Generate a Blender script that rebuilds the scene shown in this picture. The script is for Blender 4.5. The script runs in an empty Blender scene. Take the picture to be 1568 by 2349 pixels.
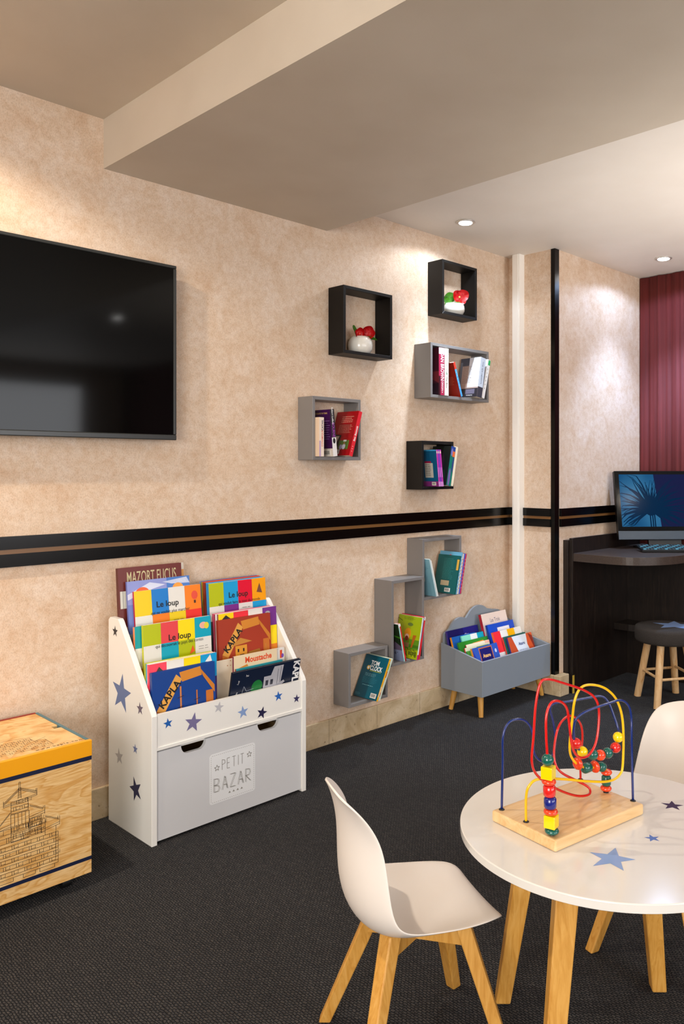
import bpy, math, random
from mathutils import Vector, Matrix, Euler
random.seed(7)
SC = bpy.context.scene
COL = SC.collection
PI = math.pi
R = math.radians

# ------------------------------------------------------------------ camera
CAMH = 1.25
cam = bpy.data.cameras.new('camera')
cam.sensor_fit = 'HORIZONTAL'
cam.sensor_width = 36.0
cam.lens = 36.0 * 1842.0 / 1568.0
cam.shift_x = -(950.0 - 784.0) / 1568.0
cam.shift_y = -(1174.5 - 1073.5) / 1568.0
cam.clip_start = 0.05
camo = bpy.data.objects.new('camera', cam)
COL.objects.link(camo)
camo.location = (0, 0, CAMH)
camo.rotation_euler = (R(90), 0, R(43.45 - 90))
SC.camera = camo

# ------------------------------------------------------------------ view
SC.view_settings.view_transform = 'Standard'
SC.view_settings.look = 'None'
SC.view_settings.gamma = 1.0
SC.view_settings.use_curve_mapping = False
SC.view_settings.exposure = 0.42

# ------------------------------------------------------------------ world (daylight outside the windows)
w = bpy.data.worlds.new('world')
SC.world = w
w.use_nodes = True
bg = w.node_tree.nodes['Background']
bg.inputs['Color'].default_value = (0.62, 0.78, 1.0, 1)
bg.inputs['Strength'].default_value = 0.35

# ------------------------------------------------------------------ lights the room has
def area(name, loc, rot, sx, sy, power, color):
    l = bpy.data.lights.new(name, 'AREA')
    l.shape = 'RECTANGLE'
    l.size = sx
    l.size_y = sy
    l.energy = power
    l.color = color
    o = bpy.data.objects.new(name, l)
    COL.objects.link(o)
    o.location = loc
    o.rotation_euler = rot
    return o

WIN = (0.96, 0.97, 1.0)
area('window_daylight', (0.6, -3.9, 1.45), (R(88), 0, 0), 1.9, 1.5, 46, WIN)
area('window_daylight', (3.2, -3.9, 1.45), (R(88), 0, 0), 1.9, 1.5, 46, WIN)
area('window_daylight', (-1.9, -0.4, 1.45), (R(90), 0, R(-90)), 1.9, 1.5, 98, (1.0, 0.95, 0.89))

WARM = (1.0, 0.86, 0.70)
NEUT = (1.0, 0.93, 0.84)
COOL = (0.62, 0.78, 1.0)
CLEAR = (0.72, 0.85, 1.0)
# x, y, ceiling height, wide power, core power, colour
DOWNLIGHTS = [
    (3.034, 2.529, 2.458, 4.0, 9.5, CLEAR),
    (4.340, 2.138, 2.458, 6, 34, (0.42, 0.62, 1.0)),
    (3.034, 1.000, 2.458, 3, 4, NEUT),
    (4.300, 0.500, 2.458, 6, 12, COOL),
    (0.350, 2.250, 2.500, 27, 16, WARM),
    (0.450, 0.900, 2.500, 2, 2, WARM),
    (3.034, -0.700, 2.458, 12, 12, WARM),
]

# ------------------------------------------------------------------ colours and materials
def lin(c):
    if isinstance(c, str):
        c = c.lstrip('#')
        c = [int(c[i:i + 2], 16) / 255.0 for i in (0, 2, 4)]
    return tuple((x / 12.92 if x <= 0.04045 else ((x + 0.055) / 1.055) ** 2.4) for x in c[:3]) + (1.0,)

MATS = {}
def mat(key, rough=0.5, coat=0.0, metal=0.0, name=None, spec=0.5):
    k = (key, rough, coat, metal)
    if k in MATS:
        return MATS[k]
    m = bpy.data.materials.new(name or 'paint_' + key.strip('#'))
    m.use_nodes = True
    b = m.node_tree.nodes['Principled BSDF']
    b.inputs['Base Color'].default_value = lin(key)
    b.inputs['Roughness'].default_value = rough
    b.inputs['Metallic'].default_value = metal
    b.inputs['Coat Weight'].default_value = coat
    b.inputs['Coat Roughness'].default_value = 0.08
    b.inputs['Specular IOR Level'].default_value = spec
    MATS[k] = m
    return m

def nodes(name):
    m = bpy.data.materials.new(name)
    m.use_nodes = True
    nt = m.node_tree
    return m, nt, nt.nodes['Principled BSDF'], nt.nodes.new, nt.links.new

def tc(nt, scale=(1, 1, 1), rot=(0, 0, 0)):
    t = nt.nodes.new('ShaderNodeTexCoord')
    mp = nt.nodes.new('ShaderNodeMapping')
    mp.inputs['Scale'].default_value = scale
    mp.inputs['Rotation'].default_value = rot
    nt.links.new(t.outputs['Object'], mp.inputs['Vector'])
    return mp.outputs['Vector']

def ramp(nt, fac, stops):
    r = nt.nodes.new('ShaderNodeValToRGB')
    el = r.color_ramp.elements
    while len(el) < len(stops):
        el.new(0.5)
    for e, (p, c) in zip(el, stops):
        e.position = p
        e.color = lin(c)
    nt.links.new(fac, r.inputs['Fac'])
    return r.outputs['Color']

def noise(nt, vec, scale, detail=4, rough=0.55, dist=0.0):
    n = nt.nodes.new('ShaderNodeTexNoise')
    n.inputs['Scale'].default_value = scale
    n.inputs['Detail'].default_value = detail
    n.inputs['Roughness'].default_value = rough
    n.inputs['Distortion'].default_value = dist
    nt.links.new(vec, n.inputs['Vector'])
    return n.outputs['Fac']

def bump(nt, b, h, strength, dist=0.002):
    n = nt.nodes.new('ShaderNodeBump')
    n.inputs['Strength'].default_value = strength
    n.inputs['Distance'].default_value = dist
    nt.links.new(h, n.inputs['Height'])
    nt.links.new(n.outputs['Normal'], b.inputs['Normal'])

def mixc(nt, fac, a, b2, mode='MIX'):
    n = nt.nodes.new('ShaderNodeMix')
    n.data_type = 'RGBA'
    n.blend_type = mode
    for s, v in ((n.inputs[0], fac), (n.inputs[6], a), (n.inputs[7], b2)):
        if hasattr(v, 'is_linked'):
            nt.links.new(v, s)
        else:
            s.default_value = v
    return n.outputs[2]

def m_wallpaper():
    m, nt, b, new, link = nodes('beige_wallpaper')
    v = tc(nt)
    n1 = noise(nt, v, 9, 6, 0.62, 0.6)
    c1 = ramp(nt, n1, [(0.28, '#d5b89d'), (0.46, '#ddc5ad'), (0.62, '#e2cdb9'), (0.78, '#e5d4c4')])
    n2 = noise(nt, tc(nt, (1.5, 1.5, 0.8)), 210, 3, 0.6)
    c2 = ramp(nt, n2, [(0.30, '#e9e5e1'), (0.55, '#ffffff')])
    n3 = noise(nt, v, 38, 5, 0.7)
    c3 = ramp(nt, n3, [(0.34, '#f4ebe2'), (0.58, '#ffffff')])
    col = mixc(nt, 1.0, c1, c2, 'MULTIPLY')
    col = mixc(nt, 1.0, col, c3, 'MULTIPLY')
    link(col, b.inputs['Base Color'])
    b.inputs['Roughness'].default_value = 0.75
    bump(nt, b, n2, 0.12, 0.001)
    return m

def m_plaster(name, c):
    m, nt, b, new, link = nodes(name)
    n = noise(nt, tc(nt), 3.0, 3, 0.5)
    link(ramp(nt, n, [(0.3, c[0]), (0.7, c[1])]), b.inputs['Base Color'])
    b.inputs['Roughness'].default_value = 0.55
    bump(nt, b, noise(nt, tc(nt), 90, 3), 0.04, 0.001)
    return m

def m_carpet():
    m, nt, b, new, link = nodes('ribbed_charcoal_carpet')
    v = tc(nt)
    # gentle warp of the rows
    nw = nt.nodes.new('ShaderNodeTexNoise')
    nw.inputs['Scale'].default_value = 55
    nw.inputs['Detail'].default_value = 2
    link(v, nw.inputs['Vector'])
    sub = nt.nodes.new('ShaderNodeVectorMath')
    sub.operation = 'SUBTRACT'
    sub.inputs[1].default_value = (0.5, 0.5, 0.5)
    link(nw.outputs['Color'], sub.inputs[0])
    sca = nt.nodes.new('ShaderNodeVectorMath')
    sca.operation = 'SCALE'
    sca.inputs['Scale'].default_value = 0.0095
    link(sub.outputs[0], sca.inputs[0])
    add = nt.nodes.new('ShaderNodeVectorMath')
    add.operation = 'ADD'
    link(v, add.inputs[0])
    link(sca.outputs[0], add.inputs[1])
    mp = nt.nodes.new('ShaderNodeMapping')
    mp.inputs['Rotation'].default_value = (0, 0, R(90))
    link(add.outputs[0], mp.inputs['Vector'])
    br = nt.nodes.new('ShaderNodeTexBrick')
    br.inputs['Scale'].default_value = 1.0
    br.inputs['Brick Width'].default_value = 0.0120
    br.inputs['Row Height'].default_value = 0.0068
    br.inputs['Mortar Size'].default_value = 0.0020
    br.inputs['Mortar Smooth'].default_value = 0.9
    br.inputs['Color1'].default_value = lin('#585451')
    br.inputs['Color2'].default_value = lin('#444140')
    br.inputs['Mortar'].default_value = lin('#0f0d0c')
    br.offset = 0.5
    link(mp.outputs[0], br.inputs['Vector'])
    n2 = noise(nt, v, 420, 3, 0.7)
    c2 = ramp(nt, n2, [(0.35, '#8e8a88'), (0.62, '#ffffff')])
    n3 = noise(nt, v, 2.2, 3, 0.5)
    c3 = ramp(nt, n3, [(0.3, '#e4e0dc'), (0.7, '#ffffff')])
    col = mixc(nt, 1.0, br.outputs['Color'], c2, 'MULTIPLY')
    col = mixc(nt, 1.0, col, c3, 'MULTIPLY')
    link(col, b.inputs['Base Color'])
    b.inputs['Roughness'].default_value = 0.95
    b.inputs['Specular IOR Level'].default_value = 0.12
    b.inputs['Sheen Weight'].default_value = 0.07
    b.inputs['Sheen Roughness'].default_value = 0.45
    b.inputs['Sheen Tint'].default_value = (0.75, 0.85, 1.0, 1)
    inv = nt.nodes.new('ShaderNodeMath')
    inv.operation = 'SUBTRACT'
    inv.inputs[0].default_value = 1.0
    link(br.outputs['Fac'], inv.inputs[1])
    bump(nt, b, inv.outputs[0], 0.9, 0.0035)
    return m

def m_stone():
    m, nt, b, new, link = nodes('travertine_skirting_stone')
    v = tc(nt)
    n1 = noise(nt, v, 7, 8, 0.65, 1.2)
    c1 = ramp(nt, n1, [(0.32, '#b59d78'), (0.5, '#cbb592'), (0.68, '#d8c6a8')])
    n2 = noise(nt, v, 45, 6, 0.75)
    c2 = ramp(nt, n2, [(0.30, '#8f7f68'), (0.40, '#ffffff')])
    col = mixc(nt, 1.0, c1, c2, 'MULTIPLY')
    # vertical joints every 0.31 m along x
    sep = nt.nodes.new('ShaderNodeSeparateXYZ')
    link(v, sep.inputs[0])
    f = nt.nodes.new('ShaderNodeMath'); f.operation = 'ADD'; f.inputs[1].default_value = 0.03
    link(sep.outputs[0], f.inputs[0])
    d = nt.nodes.new('ShaderNodeMath'); d.operation = 'PINGPONG'; d.inputs[1].default_value = 0.15
    link(f.outputs[0], d.inputs[0])
    lt = nt.nodes.new('ShaderNodeMath'); lt.operation = 'LESS_THAN'; lt.inputs[1].default_value = 0.0016
    link(d.outputs[0], lt.inputs[0])
    col = mixc(nt, lt.outputs[0], col, lin('#9c8a6c'))
    link(col, b.inputs['Base Color'])
    b.inputs['Roughness'].default_value = 0.55
    bump(nt, b, n2, 0.35, 0.003)
    return m

def m_wood(name, stops, axis='z', scale=1.0, rough=0.4, stretch=14, coat=0.0, dist=1.5):
    m, nt, b, new, link = nodes(name)
    s = {'x': (1, stretch, stretch), 'y': (stretch, 1, stretch), 'z': (stretch, stretch, 1)}[axis]
    v = tc(nt, tuple(q * scale for q in s))
    n = noise(nt, v, 3.2, 7, 0.6, dist)
    link(ramp(nt, n, stops), b.inputs['Base Color'])
    b.inputs['Roughness'].default_value = rough
    b.inputs['Coat Weight'].default_value = coat
    bump(nt, b, n, 0.06, 0.001)
    return m

def m_pine(name='pine_plywood'):
    m, nt, b, new, link = nodes(name)
    v = tc(nt, (1.0, 1.0, 3.2))
    n0 = noise(nt, v, 3.0, 3, 0.5, 0.8)
    mu = nt.nodes.new('ShaderNodeMath'); mu.operation = 'MULTIPLY'; mu.inputs[1].default_value = 13.0
    link(n0, mu.inputs[0])
    fr = nt.nodes.new('ShaderNodeMath'); fr.operation = 'FRACT'
    link(mu.outputs[0], fr.inputs[0])
    c = ramp(nt, fr.outputs[0], [(0.0, '#ecc88e'), (0.45, '#e9c182'), (0.85, '#d8a55c'), (1.0, '#ebc68a')])
    n2 = noise(nt, tc(nt, (6, 6, 60)), 4, 4, 0.6)
    c2 = ramp(nt, n2, [(0.3, '#ecdcc4'), (0.6, '#ffffff')])
    link(mixc(nt, 1.0, c, c2, 'MULTIPLY'), b.inputs['Base Color'])
    b.inputs['Roughness'].default_value = 0.38
    b.inputs['Coat Weight'].default_value = 0.15
    return m

def m_fabric(name, c1, c2, scale=500):
    m, nt, b, new, link = nodes(name)
    n = noise(nt, tc(nt, (1, 1, 1)), scale, 3, 0.7)
    link(ramp(nt, n, [(0.35, c1), (0.65, c2)]), b.inputs['Base Color'])
    b.inputs['Roughness'].default_value = 0.95
    b.inputs['Specular IOR Level'].default_value = 0.2
    bump(nt, b, n, 0.4, 0.001)
    return m

def m_dots(name, base, dot, pitch=0.016, r=0.0022):
    m, nt, b, new, link = nodes(name)
    v = tc(nt)
    vo = nt.nodes.new('ShaderNodeTexVoronoi')
    vo.inputs['Scale'].default_value = 1.0 / pitch
    vo.inputs['Randomness'].default_value = 0.35
    link(v, vo.inputs['Vector'])
    lt = nt.nodes.new('ShaderNodeMath'); lt.operation = 'LESS_THAN'; lt.inputs[1].default_value = r / pitch
    link(vo.outputs['Distance'], lt.inputs[0])
    link(mixc(nt, lt.outputs[0], lin(base), lin(dot)), b.inputs['Base Color'])
    b.inputs['Roughness'].default_value = 0.85
    return m

WALLP = m_wallpaper()
CEIL = m_plaster('ceiling_paint', ('#e6dfd6', '#ece6de'))
SOFFIT = m_plaster('taupe_soffit_tone', ('#cdc1b0', '#d4c9b9'))  # darker tone for the left ceiling bay and the beam
CARPET = m_carpet()
STONE = m_stone()
PINE = m_pine()
BEECH = m_wood('golden_beech', [(0.3, '#b9802f'), (0.55, '#cf9a4a'), (0.75, '#daa95f')], 'z', 1.5, 0.42)
BEECHX = m_wood('light_maple_board', [(0.3, '#cda26b'), (0.5, '#ddb782'), (0.72, '#e6c595')], 'x', 1.2, 0.35, 9, 0.2)
LOG = m_wood('pale_peeled_wood', [(0.28, '#c08a4e'), (0.45, '#d9ad77'), (0.7, '#e6c597')], 'z', 2.0, 0.55, 6)
WENGE = m_wood('dark_walnut_laminate', [(0.3, '#0d0907'), (0.5, '#1c1410'), (0.7, '#2c211a')], 'z', 2.0, 0.42, 16)
WENGEX = m_wood('dark_walnut_worktop', [(0.3, '#342b26'), (0.5, '#453a34'), (0.7, '#554a43')], 'x', 3.0, 0.3, 30)
LACQ = mat('#dfdcd6', 0.16, 0.4, name='white_lacquer')
WHITE = mat('#efede8', 0.35, name='white_painted_board')
PLASTIC = mat('#e6ded6', 0.38, name='white_moulded_plastic')
GREYS = mat('#7d7a79', 0.42, name='grey_shelf_paint')
BLACKS = mat('#0b0908', 0.5, spec=0.3, name='black_shelf_paint')
GLOSSK = mat('#060504', 0.2, spec=0.3, name='gloss_black_trim')
GOLD = mat('#7d5730', 0.3, name='bronze_strip')
PAGES = mat('#e8e0cf', 0.8, name='page_edges')

# ------------------------------------------------------------------ mesh builder
class MB:
    def __init__(s, m=None):
        s.v = []; s.f = []; s.mi = []; s.mats = []; s.cur = m; s.sm = []
        s.smooth = False
    def m(s, m):
        s.cur = m
        return s
    def _mi(s, m):
        m = m or s.cur
        if m not in s.mats:
            s.mats.append(m)
        return s.mats.index(m)
    def add(s, vs, fs, m=None, M=None, smooth=None):
        o = len(s.v)
        if M is not None:
            vs = [M @ Vector(p) for p in vs]
        s.v += [tuple(p) for p in vs]
        k = s._mi(m)
        for f in fs:
            s.f.append([i + o for i in f]); s.mi.append(k)
            s.sm.append(s.smooth if smooth is None else smooth)
        return s
    def box(s, x0, y0, z0, x1, y1, z1, m=None, M=None):
        vs = [(x, y, z) for z in (z0, z1) for y in (y0, y1) for x in (x0, x1)]
        return s.add(vs, [(0, 2, 3, 1), (4, 5, 7, 6), (0, 1, 5, 4), (2, 6, 7, 3), (0, 4, 6, 2), (1, 3, 7, 5)], m, M, False)
    def prism(s, pts, a, b, ax='y', m=None, M=None):
        # pts 2D polygon, extruded between a and b along axis ax
        def P(p, t):
            return {'y': (p[0], t, p[1]), 'z': (p[0], p[1], t), 'x': (t, p[0], p[1])}[ax]
        n = len(pts)
        vs = [P(p, a) for p in pts] + [P(p, b) for p in pts]
        fs = [list(range(n)), list(range(2 * n - 1, n - 1, -1))]
        fs += [(i, n + i, n + (i + 1) % n, (i + 1) % n) for i in range(n)]
        return s.add(vs, fs, m, M, False)
    def frust(s, p0, p1, w0, w1, yaw=0.0, m=None, d0=None, d1=None):
        # square bar from p0 to p1, ends cut level
        d0 = d0 or w0; d1 = d1 or w1
        c, n = math.cos(yaw), math.sin(yaw)
        vs = []
        for p, ww, dd in ((p0, w0, d0), (p1, w1, d1)):
            for sx, sy in ((-1, -1), (1, -1), (1, 1), (-1, 1)):
                x, y = sx * ww / 2, sy * dd / 2
                vs.append((p[0] + c * x - n * y, p[1] + n * x + c * y, p[2]))
        return s.add(vs, [(3, 2, 1, 0), (4, 5, 6, 7), (0, 1, 5, 4), (1, 2, 6, 5), (2, 3, 7, 6), (3, 0, 4, 7)], m, None, False)
    def cyl(s, p0, p1, r0, r1=None, n=16, m=None, smooth=True):
        r1 = r0 if r1 is None else r1
        p0, p1 = Vector(p0), Vector(p1)
        d = (p1 - p0).normalized()
        a = d.orthogonal().normalized(); b = d.cross(a)
        vs = []
        for p, r in ((p0, r0), (p1, r1)):
            for i in range(n):
                t = 2 * PI * i / n
                vs.append(p + a * (r * math.cos(t)) + b * (r * math.sin(t)))
        s.add(vs, [(i, (i + 1) % n, n + (i + 1) % n, n + i) for i in range(n)], m, None, smooth)
        s.add(vs, [list(range(n - 1, -1, -1)), list(range(n, 2 * n))], m, None, False)
        return s
    def lathe(s, prof, c, n=32, m=None, M=None, smooth=True):
        vs = []
        for r, z in prof:
            for i in range(n):
                t = 2 * PI * i / n
                vs.append((c[0] + r * math.cos(t), c[1] + r * math.sin(t), c[2] + z))
        fs = []
        for j in range(len(prof) - 1):
            for i in range(n):
                fs.append((j * n + i, j * n + (i + 1) % n, (j + 1) * n + (i + 1) % n, (j + 1) * n + i))
        s.add(vs, fs, m, M, smooth)
        k = len(prof) - 1
        s.add(vs, [list(range(n - 1, -1, -1)), [k * n + i for i in range(n)]], m, M, False)
        return s
    def tube(s, pts, r, n=10, m=None, sub=6):
        P = smooth_path([Vector(p) for p in pts], sub)
        rings = []
        up = None
        for i, p in enumerate(P):
            d = (P[min(i + 1, len(P) - 1)] - P[max(i - 1, 0)]).normalized()
            if up is None:
                up = d.orthogonal().normalized()
            up = (up - d * up.dot(d)).normalized()
            b = d.cross(up)
            rings.append([p + up * (r * math.cos(2 * PI * k / n)) + b * (r * math.sin(2 * PI * k / n)) for k in range(n)])
        vs = [q for rg in rings for q in rg]
        fs = []
        for i in range(len(P) - 1):
            for k in range(n):
                fs.append((i * n + k, i * n + (k + 1) % n, (i + 1) * n + (k + 1) % n, (i + 1) * n + k))
        fs.append(list(range(n - 1, -1, -1)))
        fs.append([(len(P) - 1) * n + k for k in range(n)])
        return s.add(vs, fs, m, None, True)
    def ball(s, c, rx, ry=None, rz=None, m=None, n=20, M=None):
        ry = ry or rx; rz = rz or rx
        vs = [(c[0], c[1], c[2] - rz)]
        k = n // 2
        for j in range(1, k):
            a = -PI / 2 + PI * j / k
            for i in range(n):
                t = 2 * PI * i / n
                vs.append((c[0] + rx * math.cos(a) * math.cos(t), c[1] + ry * math.cos(a) * math.sin(t), c[2] + rz * math.sin(a)))
        vs.append((c[0], c[1], c[2] + rz))
        fs = [(0, 1 + (i + 1) % n, 1 + i) for i in range(n)]
        for j in range(k - 2):
            for i in range(n):
                fs.append((1 + j * n + i, 1 + j * n + (i + 1) % n, 1 + (j + 1) * n + (i + 1) % n, 1 + (j + 1) * n + i))
        t = len(vs) - 1
        b0 = 1 + (k - 2) * n
        fs += [(t, b0 + i, b0 + (i + 1) % n) for i in range(n)]
        return s.add(vs, fs, m, M, True)
    def build(s, name, parent=None, bevel=0, local=False, label=None, subsurf=0, segs=2):
        me = bpy.data.meshes.new(name)
        vs = s.v
        if parent is not None and not local:
            inv = parent.matrix_basis.inverted()
            pp = parent.parent
            while pp is not None:
                inv = inv @ pp.matrix_basis.inverted()
                pp = pp.parent
            vs = [tuple(inv @ Vector(p)) for p in vs]
        me.from_pydata(vs, [], s.f)
        for mm in s.mats:
            me.materials.append(mm)
        me.polygons.foreach_set('material_index', s.mi)
        me.polygons.foreach_set('use_smooth', s.sm)
        me.update()
        o = bpy.data.objects.new(name, me)
        COL.objects.link(o)
        if parent is not None:
            o.parent = parent
        if bevel:
            bm = o.modifiers.new('bevel', 'BEVEL')
            bm.width = bevel; bm.segments = segs; bm.limit_method = 'ANGLE'; bm.angle_limit = R(40)
            bm.harden_normals = False
        if subsurf:
            ss = o.modifiers.new('smooth', 'SUBSURF')
            ss.levels = subsurf; ss.render_levels = subsurf
        if label:
            o['label'] = label
        return o

def smooth_path(P, sub):
    if sub <= 1 or len(P) < 3:
        return P
    out = []
    n = len(P)
    for i in range(n - 1):
        p0 = P[max(i - 1, 0)]; p1 = P[i]; p2 = P[i + 1]; p3 = P[min(i + 2, n - 1)]
        for k in range(sub):
            t = k / sub
            out.append(0.5 * ((2 * p1) + (p2 - p0) * t + (2 * p0 - 5 * p1 + 4 * p2 - p3) * t * t + (3 * p1 - p0 - 3 * p2 + p3) * t ** 3))
    out.append(P[-1])
    return out

def tag(o, label, cat, group=None):
    o['label'] = label
    o['category'] = cat
    if group:
        o['group'] = group
    return o

def thing(name, label, cat, loc=(0, 0, 0), group=None, rotz=0.0, M=None):
    o = bpy.data.objects.new(name, None)
    o.empty_display_size = 0.05
    COL.objects.link(o)
    if M is not None:
        o.matrix_basis = M
    else:
        o.location = loc
        o.rotation_euler = (0, 0, rotz)
        o.matrix_basis = Matrix.Translation(loc) @ Matrix.Rotation(rotz, 4, 'Z')
    return tag(o, label, cat, group)

def struct(mb, name, parent=None, bevel=0):
    o = mb.build(name, parent, bevel)
    if parent is None:
        o['kind'] = 'structure'
    return o

# text as flat polygons -------------------------------------------------------
_TX = {}
def text_polys(s, bold=0.0, outline=0.0, space=1.0):
    k = (s, bold, outline, space)
    if k in _TX:
        return _TX[k]
    cu = bpy.data.curves.new('lettering', 'FONT')
    cu.body = s
    cu.size = 1.0
    cu.space_character = space
    cu.resolution_u = 3
    cu.align_x = 'CENTER'
    cu.align_y = 'CENTER'
    if outline:
        cu.fill_mode = 'NONE'
        cu.bevel_depth = outline
        cu.bevel_resolution = 0
    elif bold:
        cu.offset = bold
    o = bpy.data.objects.new('lettering', cu)
    COL.objects.link(o)
    dg = bpy.context.evaluated_depsgraph_get()
    dg.update()
    me = bpy.data.meshes.new_from_object(o.evaluated_get(dg), depsgraph=dg)
    vs = [tuple(v.co) for v in me.vertices]
    fs = [tuple(p.vertices) for p in me.polygons]
    bpy.data.objects.remove(o)
    bpy.data.curves.remove(cu)
    bpy.data.meshes.remove(me)
    _TX[k] = (vs, fs)
    return _TX[k]

def put_text(mb, s, M, size, color, bold=0.0, sx=1.0, shear=0.0, rot=0.0, outline=0.0, rough=0.5, space=1.0):
    # M maps (x right, y up, z towards viewer) to the surface
    vs, fs = text_polys(s, bold, outline, space)
    c, n = math.cos(rot), math.sin(rot)
    out = []
    for x, y, z in vs:
        x = (x + y * shear) * size * sx
        y = y * size
        out.append((c * x - n * y, n * x + c * y, z * size * 0.3 if outline else 0.0))
    mb.add(out, fs, mat(color, rough), M, False)

def star_pts(cx, cy, r, rot=0.0, inner=0.40):
    out = []
    for i in range(10):
        rr = r if i % 2 == 0 else r * inner
        a = PI / 2 + rot + i * PI / 5
        out.append((cx + rr * math.cos(a), cy + rr * math.sin(a)))
    return out

def flat(mb, pts, M, color, rough=0.5, z=0.0):
    # a thin patch of colour, fan split from the centroid so that stars fill correctly
    cx = sum(p[0] for p in pts) / len(pts); cy = sum(p[1] for p in pts) / len(pts)
    vs = [(cx, cy, z)] + [(p[0], p[1], z) for p in pts]
    n = len(pts)
    mb.add(vs, [(0, 1 + i, 1 + (i + 1) % n) for i in range(n)], mat(color, rough) if isinstance(color, str) else color, M, False)

def line(mb, a, b, w, M, color, z=0.0):
    dx, dy = b[0] - a[0], b[1] - a[1]
    L = math.hypot(dx, dy) or 1e-9
    px, py = -dy / L * w / 2, dx / L * w / 2
    mb.add([(a[0] + px, a[1] + py, z), (a[0] - px, a[1] - py, z), (b[0] - px, b[1] - py, z), (b[0] + px, b[1] + py, z)],
           [(0, 1, 2, 3)], mat(color, 0.5), M, False)

def plane_y(x, y, z):       # surface facing -y : local x -> +x, local y -> +z
    return Matrix(((1, 0, 0, x), (0, 0, -1, y), (0, 1, 0, z), (0, 0, 0, 1)))
def plane_x(x, y, z):       # surface facing -x : local x -> -y, local y -> +z
    return Matrix(((0, 0, -1, x), (-1, 0, 0, y), (0, 1, 0, z), (0, 0, 0, 1)))
def plane_z(x, y, z, a=0.0):
    return Matrix.Translation((x, y, z)) @ Matrix.Rotation(a, 4, 'Z')

# ================================================================== ROOM SHELL
WY = 2.788      # main wall
RX = 3.738      # return wall x
WB = 2.479      # second wall
CX = 4.718      # curtain wall
ZL, ZB, ZR = 2.50, 2.323, 2.458
XL, YB = -2.0, -4.0

struct(MB(CARPET).box(XL, YB, -0.05, CX + 0.1, WY + 0.05, 0.0), 'floor')
struct(MB(SOFFIT).box(XL, YB, ZL, 1.40, WY + 0.05, ZL + 0.1).m(CEIL).box(2.3, YB, ZR, CX + 0.1, WY + 0.05, ZR + 0.1), 'ceiling')
struct(MB(SOFFIT).box(1.324, YB, ZB, 2.366, WY, 2.62), 'trim_1')
struct(MB(WALLP).box(XL, WY, 0, RX + 0.06, WY + 0.08, 2.6), 'wall_back')
wr = MB(WALLP)
wr.box(RX, WB, 0, RX + 0.06, WY, 2.6)
wr.box(RX + 0.06, WB, 0, CX + 0.06, WB + 0.06, 2.6)
struct(wr, 'wall_alcove')
struct(MB(mat('#4a181c', 0.8)).box(CX, YB, 0, CX + 0.1, WB + 0.06, 2.6), 'wall_right')

def wall_with_windows(name, along, fixed0, fixed1, a0, a1, wins):
    mb = MB(WALLP)
    def bx(p0, p1, z0, z1):
        if along == 'x':
            mb.box(p0, fixed0, z0, p1, fixed1, z1)
        else:
            mb.box(fixed0, p0, z0, fixed1, p1, z1)
    bx(a0, a1, 0, 0.65)
    bx(a0, a1, 2.25, 2.6)
    p = a0
    for (w0, w1) in wins:
        bx(p, w0, 0.65, 2.25)
        p = w1
    bx(p, a1, 0.65, 2.25)
    struct(mb, name)
wall_with_windows('wall_front', 'x', YB - 0.1, YB, XL, CX + 0.1, [(-0.4, 1.6), (2.2, 4.2)])
wall_with_windows('wall_left', 'y', XL - 0.1, XL, YB - 0.1, WY + 0.08, [(-1.4, 0.6)])
glass, gnt, gb, _, _ = nodes('window_glass')
gb.inputs['Transmission Weight'].default_value = 1.0
gb.inputs['Roughness'].default_value = 0.0
gb.inputs['IOR'].default_value = 1.1
k = 1
for (ax, p0, p1) in (('x', -0.4, 1.6), ('x', 2.2, 4.2), ('y', -1.4, 0.6)):
    fr = MB(mat('#3a3431', 0.4))
    pm = (p0 + p1) / 2
    for (q0, q1, z0, z1) in ((p0, p1, 0.65, 0.71), (p0, p1, 2.19, 2.25), (p0, p0 + .05, .71, 2.19), (p1 - .05, p1, .71, 2.19), (pm - .03, pm + .03, .71, 2.19)):
        if ax == 'x':
            fr.box(q0, YB - 0.09, z0, q1, YB - 0.03, z1)
        else:
            fr.box(XL - 0.09, q0, z0, XL - 0.03, q1, z1)
    wo = struct(fr, 'window_%d' % k)
    gm = MB(glass)
    if ax == 'x':
        gm.box(p0, YB - 0.065, .7, p1, YB - 0.06, 2.2)
    else:
        gm.box(XL - 0.065, p0, .7, XL - 0.06, p1, 2.2)
    gm.build('pane', wo)
    k += 1

# skirting stone
sk = MB(STONE)
sk.box(XL, WY - 0.012, 0.0, RX - 0.01, WY, 0.112)
struct(sk, 'baseboard_back', bevel=0.003)
sk = MB(STONE)
sk.box(RX - 0.014, WB, 0.0, RX, WY - 0.012, 0.112)
sk.box(RX - 0.014, WB - 0.045, 0.0, RX + 0.075, WB, 0.112)
struct(sk, 'baseboard_alcove', bevel=0.003)

# dado rail: black boards with a bronze strip between
def rail(name, f):
    mb = MB()
    for z0, z1, d, m in ((0.982, 1.025, 0.014, GLOSSK), (0.967, 0.982, 0.009, GOLD), (0.924, 0.967, 0.014, GLOSSK)):
        f(mb, z0, z1, d, m)
    return struct(mb, name)
rail('trim_2', lambda mb, z0, z1, d, m: (mb.box(XL, WY - d, z0, 1.592, WY, z1, m), mb.box(1.5925, WY - d, z0, RX, WY, z1, m)))
rail('trim_3', lambda mb, z0, z1, d, m: (mb.box(RX - d, WB + 0.022, z0, RX, WY - 0.014, z1, m), mb.box(RX + 0.045, WB - d, z0, CX, WB, z1, m)))
# white cable trunking in the corner
tr = MB(mat('#f3eee6', 0.4))
tr.box(3.690, 2.682, 0.112, 3.739, 2.732, ZR)
tr.box(3.687, 2.690, 0.112, 3.690, 2.724, ZR)
struct(tr, 'trim_4', bevel=0.002)
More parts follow.
